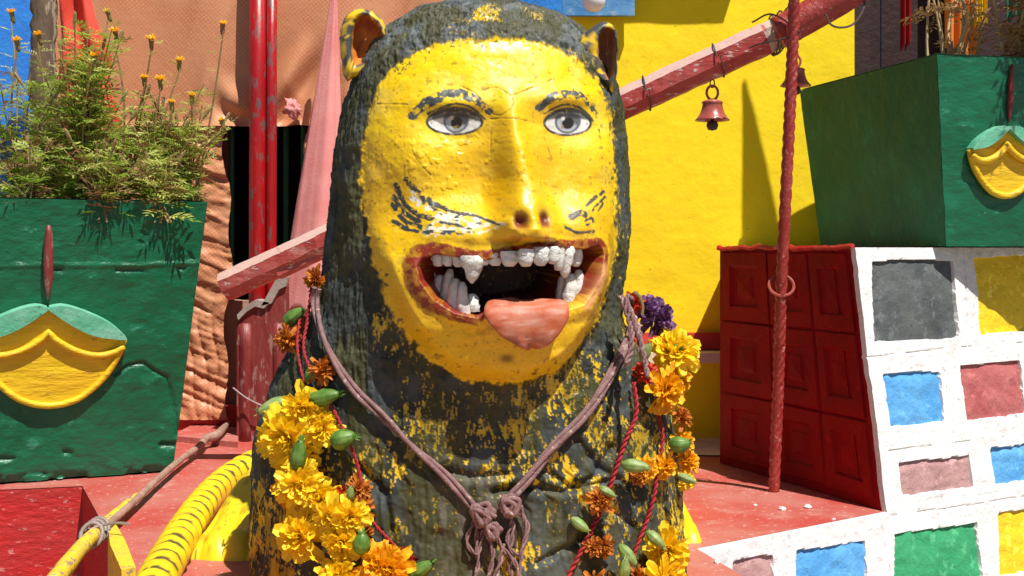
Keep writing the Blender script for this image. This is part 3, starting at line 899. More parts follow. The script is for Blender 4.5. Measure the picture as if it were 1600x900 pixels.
emblem(rp_, qbl + rn * .004, rn, lambda x, y: (1568 + x * .47, 206 + y * .69), ((1581, 100), (1576, 192), 4.5))

# ------------------------------------------------------------------ poles, beam, rod, flag, bells
pp = empty('pipe_post', P(408, 690, 3.92), 'pair of red painted pipes standing in front of tarpaulin window', 'post')
for px, r in ((401.5, .0272), (423, .0172)):
    b0 = P(px, 720, 3.92); b0[2] = 0
    mk('pipe', *tube(np.linspace(b0, P(px + 2, -120, 3.92), 4), r, 20), M['pipe_red'], pp, smooth=True)
# carved red post
post = empty('carved_post', FL(410, 692), 'short dark red post with notched grey top below the beam', 'post')
Yp = 3.80
o = [(370, 700), (370, 494), (384, 480), (399, 470), (420, 476), (432, 440), (443, 431), (451, 436), (452, 470), (450, 700)]
V, Fc = prism([P(x, y, Yp) for x, y in o], (.01, .10, 0))
V[:, 2] = np.maximum(V[:, 2], 0)
mk('shaft', V, Fc, M['post_red'], post)
for q in ([(370, 492), (384, 478), (399, 468), (421, 473), (412, 482), (398, 479), (385, 487), (372, 500)],
          [(408, 478), (430, 438), (443, 429), (450, 433), (447, 447), (436, 452), (424, 474)]):
    V, Fc = prism([P(x, y, Yp - .012) for x, y in q], (.008, .06, 0)); mk('top_moulding', V, Fc, M['stone_grey'], post)
for x in (384, 436):
    mk('flute', *tube(np.linspace(P(x, 694, Yp + .012), P(x, 505, Yp + .012), 6), .022, 12), M['post_red'], post, smooth=True)
wy = smooth_path([P(364, 606, Yp - .03), P(385, 622, Yp - .035), P(410, 634, Yp - .035), P(432, 640, Yp - .03), P(455, 636, Yp)], 16)
mk('wire_tie', *tube(wy, .003, 6), M['iron'], post)
# long octagonal beam
bm0, bm1 = P(352, 448, 3.30), P(1232, 44, 3.0)
bd = bm1 - bm0; bd /= np.linalg.norm(bd)
bup = np.array([0, 0, 1.0]) - bd * bd[2]; bup /= np.linalg.norm(bup)
bsd = np.cross(bd, bup)
beam = empty('beam', bm0, 'long slanting eight sided red beam with flaking paint behind the head', 'beam')
def octo(p0, p1, r, n=60, seed=1, rect=1.0):
    V = []
    for k in range(n):
        c = p0 + (p1 - p0) * k / (n - 1)
        for i in range(8):
            a = math.pi / 8 + i * math.pi / 4
            V.append(c + bsd * r * math.cos(a) * rect + bup * r * math.sin(a))
    V = np.array(V)
    V = V + (fbm(V, 30, seed, 3)[:, None] - .5) * .007 * np.array([0, 1, 1])
    Fc = [tuple(f) for f in grid_faces(8, n, True)] + [tuple(range(7, -1, -1)), tuple(range((n - 1) * 8, n * 8))]
    return V, Fc
mk('shaft', *octo(bm0, bm1 - bd * .06, .0415, 90), M['beam'], beam)
mk('bare_end', *octo(bm1 - bd * .06, bm1 + bd * .02, .0405, 10, 3), M['beam_end'], beam)
# a lath under the left half
mk('lath', *octo(P(436, 428, 3.25), P(700, 305, 3.2), .016, 30, 4), M['beam'], beam)
def band(c, r, tilt, th=.0018, turns=1.0, name='wire', parent=None, mat=None, seed=0, **kw):
    a = np.linspace(0, 2 * np.pi * turns, int(26 * turns))
    rs = random.Random(seed)
    pth = np.array([c + bsd * r * math.cos(t) + bup * r * math.sin(t) + bd * (tilt * math.sin(t + .6) + .008 * t / 6.28) for t in a])
    return mk(name, *tube(pth, th, 6), mat or M['dark_iron'], parent, **kw)
def on_beam(px):
    t = (px - 352) / (1232 - 352)
    # perspective-correct parameter
    w0, w1 = 1 / 3.30, 1 / 3.0
    s = t * w1 / (w0 * (1 - t) + w1 * t) if False else (t * 3.30) / (3.0 * (1 - t) + t * 3.30) if False else t
    for _ in range(20):
        p = bm0 + (bm1 - bm0) * s
        s += (px - (800 + F * p[0] / p[1])) / 880.0
    return bm0 + (bm1 - bm0) * s
for px, tl in ((1008, .012), (1120, .006)):
    band(on_beam(px), .044, tl, parent=beam, name='wire_band')
for k in range(3):
    band(on_beam(1205 + 8 * k), .047, .02 + .01 * k, parent=beam, name='wire_band', th=.0022, seed=k)
# second, round beam carrying on to the upper right
b2 = [P(1215, 52, 2.93), P(1270, 22, 2.92), P(1330, -14, 2.9), P(1480, -110, 2.86)]
pth = smooth_path(b2, 24)
V, Fc = tube(pth, .040, 14); V = V + (fbm(V, 25, 5, 3)[:, None] - .5) * .006
mk('round_beam', V, Fc, M['rod'], smooth=True, label='dark red round pole lashed to the beam end at upper right', cat='pole')
wm = smooth_path([P(1175, 35, 2.9), P(1205, 22, 2.88), P(1240, 42, 2.86), P(1248, 52, 2.86), P(1225, 60, 2.87), P(1190, 68, 2.9), P(1170, 75, 2.92)], 40)
mk('lashing_wire', *tube(wm, .0022, 6), M['dark_iron'], label='thin dark wire lashing beam to the red rod', cat='wire')
wm = smooth_path([P(1290, 22, 2.85), P(1298, 38, 2.85), P(1315, 43, 2.85), P(1335, 36, 2.86), P(1350, 10, 2.88), P(1350, -30, 2.9)], 30)
mk('loose_wire', *tube(wm, .0026, 6), M['dark_iron'], label='loose wire loop drooping under round pole at upper right', cat='wire')
# twisted rod
rb = FL(1209, 768)
pth = smooth_path([rb, P(1216, 600, 2.985), P(1221, 445, 2.93), P(1232, 220, 2.89), P(1239, 60, 2.87), P(1243, -90, 2.82)], 260)
mk('twisted_rod', *tube(pth, .0132, 20, twist=.30, lobes=4, lobe_amp=.12), M['rod'], smooth=True, label='tall twisted red iron rod standing before the red panels', cat='rod')
# furled flag, and an added cone that only casts a shadow
def furled(apex, foot_l, foot_r, depth, mat, name, label, n=40):
    V = []; nu = 28
    L = np.array(foot_l); Rr = np.array(foot_r); A = np.array(apex)
    for j in range(n):
        t = j / (n - 1)
        c = A + ((L + Rr) / 2 - A) * t
        hw = np.linalg.norm(Rr - L) / 2 * t + .006
        for i in range(nu):
            a = 2 * math.pi * i / nu
            f = 1 + .16 * math.sin(4 * a + 1.5 * t) + .07 * math.sin(9 * a + 4 * t)
            x = math.cos(a); y = math.sin(a)
            V.append(c + np.array([hw * f * x, depth * (.15 + .85 * t) * f * y, .012 * t * math.sin(5 * a)]))
    Fc = [tuple(f) for f in grid_faces(nu, n, True)] + [tuple(range((n - 1) * nu, n * nu))]
    return mk(name, V, Fc, mat, smooth=True, label=label, cat='flag')
furled(P(523, -22, 3.82), P(447, 496, 3.82), P(533, 482, 3.82), .05, M['pink_cloth'], 'furled_cone', 'tall pale pink furled flag behind the left side of the head')
furled((1.058, 3.40, 2.13), (1.07, 3.40, 1.50), (1.192, 3.40, 1.50), .02, M['pink_cloth'], 'furled_cone', 'unseen cloth cone added to cast a pointed shadow on yellow wall')  # unseen cone added above the view for its pointed wall shadow
# little knot of pink cloth on the tarp
kc = P(458, 168, 3.95)
u = np.linspace(0, np.pi, 14); w = np.linspace(0, 2 * np.pi, 20, endpoint=False)
V = np.array([[math.sin(a) * math.cos(b_), math.sin(a) * math.sin(b_) * .6, math.cos(a)] for a in u for b_ in w])
V = V * (.026 + .055 * (fbm(V, 3.2, 6, 4)[:, None] - .5)); V = V + kc
mk('cloth_knot', V, grid_faces(20, 14, True), M['pink_cloth'], label='crumpled pink cloth knot tied on tarpaulin beside red pipes', cat='cloth')
# bells
def bell(c, r, root_label, hang_top):
    root = empty('bell', c, root_label, 'bell', 'small red bells hung from the beam')
    k = r / .042
    prof = [(.000, .052), (.010, .052), (.022, .047), (.027, .042), (.024, .038), (.0265, .022), (.030, .008), (.036, -.004), (.042, -.012), (.0425, -.015), (.038, -.0145), (.033, -.010), (.026, .004), (.02, .035), (0, .045)]
    mk('body', *lathe([(a * k, b_ * k * .78) for a, b_ in prof], c, 28), M['bell'], root, smooth=True)
    mk('clapper', *lathe([(0, .03 * k), (.004 * k, .03 * k), (.004 * k, -.012 * k), (.012 * k, -.014 * k), (.015 * k, -.024 * k), (.011 * k, -.034 * k), (0, -.037 * k)], c, 14), M['dark_iron'], root, smooth=True)
    a = np.linspace(0, 2 * np.pi, 20)
    pth = np.stack([c[0] + .014 * k * np.cos(a), np.full(20, c[1]), c[2] + (.057 + .0175 * np.sin(a)) * k], 1)
    mk('loop', *tube(pth, .0032 * k, 8, cap=False), M['bell'], root, smooth=True)
    z = c[2] + .072 * k; i = 0
    while z < hang_top - .004:
        pth = np.stack([c[0] + (.0055 * np.cos(a) if i % 2 == 0 else 0 * a), c[1] + (.0055 * np.cos(a) if i % 2 else 0 * a), z + .008 + .0105 * np.sin(a)], 1)
        mk('chain_link', *tube(pth, .0017, 5, cap=False), M['dark_iron'], root, smooth=True)
        z += .016; i += 1
    return root
bc = on_beam(1113)
bz = P(1113, 181, bc[1])
bell(np.array([bz[0], bc[1], bz[2]]), .0425, 'small red bell with chain hanging from beam against yellow wall', bc[2] - .04)
b2c = P(1243, 128, 3.02)
bell(b2c, .0375, 'small red bell half hidden behind the twisted rod', P(1243, 60, 3.02)[2])

# stick and branch tied with wire
stk = empty('tied_stick', FL(150, 830), 'yellow painted stick tied to a bare branch across the floor at lower left', 'stick')
def above(px, py, k=.96): return P(px, py, FL(px, py)[1] * k)
pth = smooth_path([above(80, 915), above(125, 858), above(158, 825), above(190, 797), above(215, 776)], 40)
mk('yellow_stick', *tube(pth, np.linspace(.017, .011, 40) + .003 * (fbm(pth, 30, 1, 2) - .5), 10), M['branch_yellow'], stk, smooth=True)
pth = smooth_path([above(165, 823, .95), above(205, 788, .95), above(245, 750, .95), above(285, 716, .95), above(312, 697, .95), above(322, 685, .945), above(338, 680, .94), above(350, 668, .93), above(358, 660, .93)], 60)
mk('bare_branch', *tube(pth, np.interp(np.linspace(0, 1, 60), [0, .5, .75, .85, 1], [.008, .010, .014, .011, .006]) + .003 * (fbm(pth, 25, 2, 3) - .5), 10), M['branch'], stk, smooth=True)
for k, (px, py) in enumerate(((143, 836), (148, 832), (153, 828))):
    c = above(px, py)
    a = np.linspace(0, 2 * np.pi, 18)
    pth = np.stack([c[0] + .022 * np.cos(a), c[1] + .012 * np.sin(a), c[2] + .022 * np.sin(a)], 1)
    mk('tie', *tube(pth, .0045, 6, cap=False), M['iron'], stk, smooth=True)
pth = smooth_path([above(140, 828, .94), above(160, 820, .93), above(185, 817, .92), above(200, 819, .92)], 14)
mk('tie_end', *tube(pth, .003, 5), M['iron'], stk)

# ================================================================== TIGER STATUE
YC = 2.25
SC = YC / F
TAB = np.array([
 # py    L     R     front  back
 (6,    752,  756,  .004, .004),
 (8,    722,  786,  .045, .045),
 (13,   684,  826,  .090, .085),
 (25,   640,  872,  .128, .125),
 (45,   606,  907,  .152, .155),
 (75,   578,  932,  .182, .180),
 (110,  557,  951,  .206, .198),
 (160,  541,  966,  .226, .212),
 (220,  529,  973,  .229, .222),
 (300,  519,  977,  .224, .230),
 (380,  511,  977,  .218, .235),
 (430,  505,  974,  .214, .240),
 (470,  497,  968,  .210, .250),
 (500,  486,  972,  .210, .265),
 (530,  466,  988,  .200, .290),
 (560,  447, 1007,  .196, .330),
 (600,  425, 1030,  .195, .390),
 (650,  406, 1049,  .199, .460),
 (700,  397, 1060,  .205, .510),
 (760,  393, 1066,  .213, .540),
 (830,  392, 1070,  .223, .550),
 (897,  393, 1074,  .235, .550)], dtype=float)
seg = np.hypot(np.diff(TAB[:, 0]), np.diff((TAB[:, 2] - TAB[:, 1]) / 2) * .8 + 0)
arc = np.concatenate([[0], np.cumsum(seg)])
fine = np.linspace(0, arc[-1], 4000)
def prof(k):
    y = np.interp(fine, arc, TAB[:, k])
    w = 61
    ker = np.hanning(w); ker /= ker.sum()
    yp = np.concatenate([2 * y[0] - y[w // 2:0:-1], y, 2 * y[-1] - y[-2:-w // 2 - 1:-1]])
    return np.convolve(yp, ker, 'valid')
NZ = 860
rows = np.linspace(0, 3999, NZ).astype(int)
pz, pl_, pr_, pf, pb = [prof(k)[rows] for k in range(5)]
pf = np.maximum(pf, .003); pb = np.maximum(pb, .003)
ZZ = H - (pz - 390) * SC
ZZ[-1] = 0.0
XC = ((pl_ + pr_) / 2 - 800) * SC
AA = np.maximum((pr_ - pl_) / 2 * SC, .003)
th = np.concatenate([np.linspace(-R(104), R(104), 640), np.linspace(R(104), R(256), 62)[1:-1]])
NT = len(th)
sp = np.sign(np.sin(th)) * np.abs(np.sin(th)) ** (2 / 2.05)
cp = np.sign(np.cos(th)) * np.abs(np.cos(th)) ** (2 / 2.05)
BX = XC[:, None] + AA[:, None] * sp[None, :]
BB = np.where(cp[None, :] > 0, pf[:, None], pb[:, None])
BY = YC - BB * cp[None, :]
BZ = np.repeat(ZZ[:, None], NT, 1)
def grid_normals(X, Y, Z):
    Pm = np.stack([X, Y, Z], 2)
    du = np.roll(Pm, -1, 1) - np.roll(Pm, 1, 1)
    dv = np.gradient(Pm, axis=0)
    n = np.cross(dv, du)
    n /= np.linalg.norm(n, axis=2)[..., None] + 1e-12
    return n
NB = grid_normals(BX, BY, BZ)
if NB[NZ // 2, 320, 1] > 0: NB = -NB
NB = NB.reshape(-1, 3)
B3 = np.stack([BX, BY, BZ], 2).reshape(-1, 3)
U = 800 + F * B3[:, 0] / B3[:, 1]
Vp = 390 - F * (B3[:, 2] - H) / B3[:, 1]
front = np.tile(np.cos(th) > -0.05, NZ)
U = np.where(front, U, np.where(np.tile(np.sin(th), NZ) > 0, 1300, 200))      # behind: far from every face feature
YAW = R(13)
FDIR = np.array([math.sin(YAW), -math.cos(YAW), 0.0])

FACE = np.array([(760, 60), (840, 66), (900, 92), (938, 145), (957, 215), (961, 310), (954, 410), (930, 494), (890, 556), (836, 591), (780, 599), (724, 591), (672, 562), (624, 507), (594, 447), (574, 370), (566, 285), (572, 205), (588, 145), (622, 98), (682, 70)], dtype=float)
FACE = smooth_path(np.vstack([FACE, FACE[:1]]), 84)[:-1]
MOUTH = np.array([(652, 404), (672, 398), (700, 402), (745, 408), (780, 403), (820, 394), (868, 391), (900, 391), (923, 385), (928, 397), (921, 428), (907, 455), (895, 472), (872, 480), (800, 484), (752, 484), (735, 492), (700, 484), (668, 464), (648, 436), (645, 415)], dtype=float)
N3 = lambda sc, seed, o=4, g_=.5: fbm(B3, sc, seed, o, g_)
nE = N3(40, 101, 4); nE2 = N3(150, 102, 3)
fd = poly_sd(U, Vp, FACE)
fdn = fd + (nE - .5) * 15 + (nE2 - .5) * 11            # ragged paint boundary
md = np.full(U.shape, -200.0)
mm = (U > 560) & (U < 1010) & (Vp > 330) & (Vp < 560) & front
md[mm] = poly_sd(U[mm], Vp[mm], MOUTH)
def ga(u, v, su, sv, pw=2): return np.exp(-(np.abs((U - u) / su) ** pw + np.abs((Vp - v) / sv) ** pw)) * front

D = np.zeros(len(U))                                   # along the base normal
Q = np.zeros(len(U))                                   # along the facing direction
inface = sstep(-6, 10, fd)
# jaw stands proud of the neck
Q += .060 * sstep(-10, 26, fd) * sstep(330, 430, Vp) * (1 - .42 * sstep(470, 610, Vp))
Q += .010 * sstep(-4, 14, fd) * (1 - sstep(330, 430, Vp)) * sstep(120, 230, Vp)
Q -= .004 * ga(770, 115, 110, 40)
Q += .014 * ga(705, 160, 56, 15) + .014 * ga(886, 154, 48, 14)
Q -= .020 * ga(712, 200, 66, 30) + .019 * ga(888, 200, 56, 28) + .012 * ga(735, 260, 45, 50) + .010 * ga(878, 255, 30, 45)
Q += .007 * ga(710, 190, 42, 20) + .007 * ga(888, 191, 38, 19)
xn = np.interp(Vp, [140, 180, 220, 280, 340, 375], [796, 800, 806, 818, 829, 833])
wn_ = np.interp(Vp, [140, 180, 220, 280, 325, 350, 375], [17, 18, 20, 27, 40, 45, 42])
hn = np.interp(Vp, [120, 150, 190, 230, 280, 320, 345, 360, 372, 384, 396], [0, .008, .026, .042, .062, .080, .088, .086, .074, .030, 0])
pwn = np.interp(Vp, [200, 320], [2.0, 3.2])
xn = xn - hn * 215
Q += hn * np.exp(-np.abs((U - xn) / wn_) ** pwn) * front
Q -= .026 * ga(793, 348, 11, 13) + .026 * ga(831, 346, 10.5, 13)
Q += .036 * ga(716, 356, 80, 34, 2.6) + .032 * ga(903, 346, 46, 34, 2.6)
Q += .012 * ga(640, 250, 60, 60) + .010 * ga(930, 260, 28, 60)
Q += .010 * ga(790, 555, 110, 36)
# lips and mouth hollow
lip = sstep(-26, -8, md) * (1 - sstep(-3, 3, md))
Q += .006 * lip * (.4 + 1.2 * nE)
D -= .150 * sstep(-2, 10, md)
# uneven hand-modelled plaster
D += (N3(13, 103, 3) - .5) * .009 * inface + (N3(60, 104, 3) - .5) * .0020 * inface
pits = N3(95, 105, 2)
D += .0014 * sstep(.62, .75, pits) * inface * ga(700, 270, 110, 90)
# mane: raised hair band with combed grooves and carved locks
mane = 1 - inface
wa = N3(12, 106, 3)
str1 = N3((95, 95, 16), 107, 3)
D += mane * (-.003 + (.0042 - .0018 * sstep(560, 640, Vp)) * (1 - np.abs(2 * str1 - 1) * 1.6) + (N3(20, 108, 4) - .5) * .010)
D += mane * (N3(95, 141, 3) - .5) * (.0055 - .003 * sstep(560, 640, Vp))
D += .006 * np.exp(-((fd + 16) / 12) ** 2) * (1 - sstep(380, 460, Vp)) * front
chest = sstep(600, 660, Vp) * mane
lock = np.sin(B3[:, 0] * 105 + 11 * wa + B3[:, 2] * 9 + 3 * N3(8, 109, 2))
D -= chest * .0035 * sstep(.2, .95, lock) * sstep(.35, .6, N3(10, 147, 2))
for pts, w, dp in (([(770, 770), (830, 760), (880, 770), (930, 745), (955, 700)], 7, .010), ([(850, 735), (900, 765), (960, 750)], 6, .009),
                   ([(905, 690), (935, 730), (985, 760)], 6, .008), ([(840, 880), (900, 850), (930, 820)], 6, .009), ([(680, 735), (740, 745), (790, 742)], 7, .008),
                   ([(560, 730), (600, 770), (610, 830)], 7, .008), ([(960, 800), (1000, 830), (1010, 880)], 7, .008)):
    sel = front & (U > 500) & (Vp > 640)
    dd = np.full(U.shape, 99.0); dd[sel] = seg_dist(U[sel], Vp[sel], pts)
    D -= dp * .75 * np.exp(-(dd / (w * .8)) ** 2)
    D += dp * .15 * np.exp(-((dd - 2.2 * w) / w) ** 2)
B3d = B3 + D[:, None] * NB + Q[:, None] * FDIR
B3d[:, 2] = np.maximum(B3d[:, 2], 0)

# ---- paint
def rank(n):
    o = np.empty(len(n)); o[np.argsort(n)] = np.linspace(0, 1, len(n)); return o
yel = np.array([.81, .575, .004]); yel2 = np.array([.76, .41, .003]); yel3 = np.array([.82, .59, .012])
drk = np.array([.018, .022, .015]); drk2 = np.array([.042, .052, .050]); olv = np.array([.046, .044, .005])
k1 = sstep(.35, .65, N3(9, 111, 4))[:, None]; k2 = sstep(.45, .75, N3(30, 112, 4))[:, None]
col = yel * (1 - .55 * k1) + yel2 * .55 * k1
col = col * (1 - .35 * k2) + yel3 * .35 * k2
lowface = (sstep(170, 330, Vp) * inface)[:, None]  # darker ochre below the eyes paints in the shading of the lower face
col = col * (1 - .32 * lowface) + np.array([.68, .345, .004]) * .32 * lowface
# older coat showing through with hard edges, chalky dust, brush drag
old = sstep(.560, .572, N3(9, 143, 5, .6)) * inface
col = col * (1 - .18 * old[:, None]) + np.array([.62, .32, .006]) * .18 * old[:, None]
brush = N3((38, 38, 260), 144, 3, .6)
col = col * (.90 + .20 * brush)[:, None]
dust = (sstep(.50, .70, N3(26, 145, 5, .65)) * inface * np.clip(NB[:, 2] * 1.5 + .25, 0, 1))[:, None]
col = col * (1 - .40 * dust) + np.array([.80, .68, .26]) * .40 * dust
rgh = .30 + .22 * sstep(.35, .65, N3(24, 113, 4)) + .10 * (brush - .5)
# dark coat of the mane, worn back to yellow
hair = rank(.46 * N3((95, 95, 40), 114, 4, .65) + .42 * N3((310, 310, 120), 115, 3, .65) + .45 * N3(13, 116, 3))
cov = np.full(len(U), .87) + .03 * sstep(600, 700, Vp) * (1 - sstep(780, 860, U))  # fuller dark coat on the left chest paints in the head's shadow
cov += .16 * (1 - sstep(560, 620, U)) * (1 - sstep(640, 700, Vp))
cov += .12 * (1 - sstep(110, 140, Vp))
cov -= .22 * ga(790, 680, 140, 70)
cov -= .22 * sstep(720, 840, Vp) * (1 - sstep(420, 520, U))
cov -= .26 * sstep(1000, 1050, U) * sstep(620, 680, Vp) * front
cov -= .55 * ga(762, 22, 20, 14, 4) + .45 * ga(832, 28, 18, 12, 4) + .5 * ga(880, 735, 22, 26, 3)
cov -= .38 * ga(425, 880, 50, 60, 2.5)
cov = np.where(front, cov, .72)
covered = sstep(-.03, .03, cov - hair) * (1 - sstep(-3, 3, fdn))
dk = sstep(.4, .62, N3(22, 117, 4))[:, None]; ok = sstep(.42, .6, N3((30, 30, 12), 118, 4))[:, None]
dcol = drk * (1 - dk) + drk2 * dk
topg = ((1 - sstep(60, 150, Vp)) * sstep(.35, .6, N3(45, 142, 3)) * front)[:, None]
dcol = dcol * (1 - topg) + np.array([.095, .108, .108]) * topg
dcol = dcol * (1 - .75 * ok) + olv * .75 * ok
grey = ga(745, 830, 70, 90, 3) + .6 * ga(900, 850, 60, 60)
grey = (grey * sstep(.4, .6, N3((60, 60, 20), 119, 4)))[:, None]
dcol = dcol * (1 - grey) + np.array([.115, .10, .07]) * grey
exp_y = np.array([.56, .36, .006]) * (1 - ok) + np.array([.20, .135, .010]) * ok          # yellow under the dark coat, darkened in patches for the body's shade
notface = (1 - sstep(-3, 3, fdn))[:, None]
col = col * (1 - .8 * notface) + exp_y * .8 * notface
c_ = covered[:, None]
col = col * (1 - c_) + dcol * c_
rgh = rgh * (1 - covered) + (.60 + .2 * nE2) * covered
D2 = .0012 * covered
# flecks of dark across the face rim
fl = sstep(.70, .76, N3(120, 121, 3)) * sstep(-4, 2, fd) * (1 - sstep(8, 34, fd + 20 * (nE - .5)))
def put(mask, c, rr=None):
    global col, rgh
    mask = np.clip(mask, 0, 1)
    col = col * (1 - mask[:, None]) + np.array(c) * mask[:, None]
    if rr is not None: rgh = rgh * (1 - mask) + rr * mask
put(fl * .9, (.07, .07, .03))
def poly_m(pts, soft=1.5, rag=0.0, pad=30):
    pts = np.array(pts, dtype=float)
    lo, hi = pts.min(0) - pad, pts.max(0) + pad
    s = front & (U > lo[0]) & (U < hi[0]) & (Vp > lo[1]) & (Vp < hi[1])
    out = np.full(U.shape, -99.0); out[s] = poly_sd(U[s], Vp[s], pts)
    return out + rag * (nE2 - .5) * front
def line_m(pts, w, rag=0.0, taper=False, pad=30):
    pts = np.array(pts, dtype=float)
    pts = smooth_path(pts, 10) if len(pts) > 2 else pts
    lo, hi = pts.min(0) - pad, pts.max(0) + pad
    s = front & (U > lo[0]) & (U < hi[0]) & (Vp > lo[1]) & (Vp < hi[1])
    out = np.full(U.shape, 99.0); out[s] = seg_dist(U[s], Vp[s], pts)
    return sstep(w + .9, w - .9, out + rag * (nE2 - .5)) if False else 1 - sstep(w - .9, w + .9, out + rag * (nE2 - .5))
wear = sstep(.40, .52, N3(110, 122, 4))
# eyes
def almond(cx, cy, wl2, wr2, up, dn, n=18):
    t = np.linspace(0, np.pi, n)
    top = [(cx - wl2 * math.cos(a) if math.cos(a) > 0 else cx - wr2 * math.cos(a), cy - up * math.sin(a) ** 1.1) for a in t]
    bot = [(cx - wl2 * math.cos(a) if math.cos(a) > 0 else cx - wr2 * math.cos(a), cy + dn * math.sin(a) ** 1.1) for a in t[::-1]]
    return top + bot[1:-1]
for cx, cy, wl2, wr2, ix in ((710, 192, 43, 44, 713), (888, 193, 37, 36, 888)):
    al = poly_m(almond(cx, cy, wl2, wr2, 18.5, 17.5))
    lidm = poly_m(almond(cx, cy - 2, wl2 + 2, wr2 + 2, 23, 18))
    put(sstep(-1.5, 1.5, lidm), (.045, .045, .04), .4)
    put(sstep(-1, 1, al) , (.80, .79, .76), .35)
    put(sstep(-1, 1, al) * sstep(.55, .62, N3(120, 133, 3)) * .35, (.50, .48, .42), .4)
    ir = np.hypot((U - ix), (Vp - cy + 4) * 1.05)
    inn_ = sstep(0, 3, al) * front
    put((1 - sstep(19, 21.5, ir)) * inn_, (.13, .15, .17), .3)
    put((1 - sstep(15, 18, ir)) * inn_ * sstep(-14, -6, -(np.abs(U - ix + 5) + (cy - 6 - Vp))) , (.44, .48, .52), .3)
    put((1 - sstep(8, 10.5, np.hypot(U - ix - 1, Vp - cy + 1))) * inn_, (.02, .02, .022), .25)
    put((1 - sstep(6, 10, np.abs(Vp - cy + 17 - .004 * (U - cx) ** 2))) * inn_ * .9, (.03, .03, .03), .4)          # dark under the upper lid
    put((1 - sstep(2, 3.5, np.hypot(U - ix + 7, Vp - cy + 8))) * inn_, (.8, .8, .8), .3)
    rim = np.abs(al)
    put((1 - sstep(1.0, 3.0, rim)) * front * (.65 + .35 * wear), (.03, .03, .028), .4)
# brows
for pts, w in (([(644, 182), (664, 162), (690, 150), (720, 147), (745, 158), (764, 174)], [6, 8, 9, 9, 7, 4]), ([(842, 168), (862, 152), (884, 148), (902, 149)], [6, 7, 7, 6]), ([(898, 142), (915, 158), (932, 178)], [4, 4, 3])):
    b_ = np.maximum.reduce([line_m([pts[i], pts[i + 1]], (w[i] + w[i + 1]) / 2, 5) for i in range(len(pts) - 1)])
    put(b_ * sstep(.36, .44, N3(140, 123, 3)), (.075, .083, .078), .45)
    put(b_ * sstep(.60, .68, N3(140, 123, 3)), (.035, .04, .04), .45)
put(line_m([(668, 178), (690, 168), (715, 163), (742, 172), (758, 186)], 1.5, 3), (.05, .05, .035))
put(line_m([(850, 178), (870, 167), (890, 164), (912, 172), (928, 190)], 1.5, 3), (.05, .05, .035))
# whisker stripes
for pts, w in (([(616, 290), (630, 318), (650, 336), (668, 342)], 4.5), ([(632, 282), (650, 300), (676, 320), (700, 330)], 4.5), ([(613, 308), (628, 332), (650, 346)], 4.5),
               ([(613, 320), (630, 346), (654, 356)], 4), ([(614, 346), (632, 358), (646, 362)], 3.5), ([(640, 290), (662, 318), (690, 338)], 3.5)):
    put(line_m(pts, w, 5) * sstep(.32, .42, N3(130, 124, 3)), (.04, .043, .042), .45)
put(line_m([(640, 304), (668, 332), (705, 346)], 6, 8) * sstep(.45, .52, N3(130, 125, 3)), (.60, .60, .52), .45)
wp = poly_m([(652, 362), (690, 334), (725, 332), (770, 352), (745, 364), (700, 366), (660, 372)], rag=10)
put(sstep(-2, 2, wp) * sstep(.38, .5, N3((90, 90, 150), 126, 3)) * .95, (.80, .76, .58), .35)
put(sstep(-2, 2, wp) * sstep(.58, .64, N3((60, 60, 140), 127, 4)), (.05, .055, .055), .45)
for pts, w in (([(700, 332), (735, 338), (770, 354)], 2.2), ([(680, 348), (712, 354), (735, 362)], 2.2), ([(938, 300), (922, 310), (908, 322)], 2.4), ([(940, 308), (925, 320), (915, 330)], 2.0),
               ([(935, 318), (925, 330)], 1.8), ([(882, 340), (892, 334), (902, 336)], 5), ([(872, 356), (890, 364), (915, 362)], 2.5), ([(902, 346), (912, 342), (914, 348), (904, 352)], 2)):
    put(line_m(pts, w, 4) * sstep(.30, .42, N3(130, 128, 3)), (.05, .055, .05), .45)
# nose, lips, mouth
put(np.clip(ga(793, 348, 11, 13, 4) + ga(831, 346, 10.5, 13, 4), 0, 1), (.15, .022, .008), .5)
put(sstep(.5, .65, N3(60, 129, 3)) * ga(818, 378, 34, 12, 3) * .9, (.33, .045, .008))
mdr = md + 6 * (nE2 - .5) + 5 * (nE - .5)
thick = np.interp(U, [620, 660, 700, 800, 900, 940], [24, 22, 17, 16, 17, 10]) * np.where(Vp < 420, 1.0, np.interp(U, [640, 730, 760, 880, 940], [1.0, .75, .0, .0, .35]))
redlip = sstep(-thick - 1.5, -thick + 1.5, mdr) * (thick > 2) * front
put(redlip * (.72 + .28 * wear), (.22, .022, .006), .5)
put(sstep(-1, 3, md) * front, (.22, .018, .007), .5)
put(sstep(3, 8, md) * front, (.030, .008, .007), .6)
put(sstep(-14, -10, mdr) * (1 - sstep(-3, 1, md)) * sstep(890, 905, U) * sstep(405, 420, Vp) * front * .8, (.72, .34, .16), .4)
# cracks, spots
for pts in ([(722, 135), (742, 146), (752, 160)], [(752, 142), (775, 136), (795, 150), (800, 165), (778, 182), (762, 170)], [(800, 150), (830, 138), (855, 128), (862, 124)], [(795, 48), (797, 70)],
            [(590, 163), (640, 164)], [(762, 185), (830, 190)], [(768, 200), (765, 250)], [(850, 215), (862, 250)], [(640, 215), (645, 245), (670, 275)]):
    l = line_m(pts, .6, 3)
    put(l * .75, (.16, .10, .02)); D2 -= .0012 * l
put(ga(797, 129, 12, 10, 3) * .7, (.42, .36, .20), .6)
grime = sstep(-34, -24, mdr) * (1 - sstep(-24, -14, mdr)) * sstep(.45, .6, N3(60, 146, 4)) * front
put(grime * .45, (.26, .12, .01), .6)
put(ga(781, 556, 11, 7, 3) * .9, (.16, .085, .01), .55)
put(ga(857, 576, 10, 4, 3) * .7 * wear, (.35, .12, .01), .55)
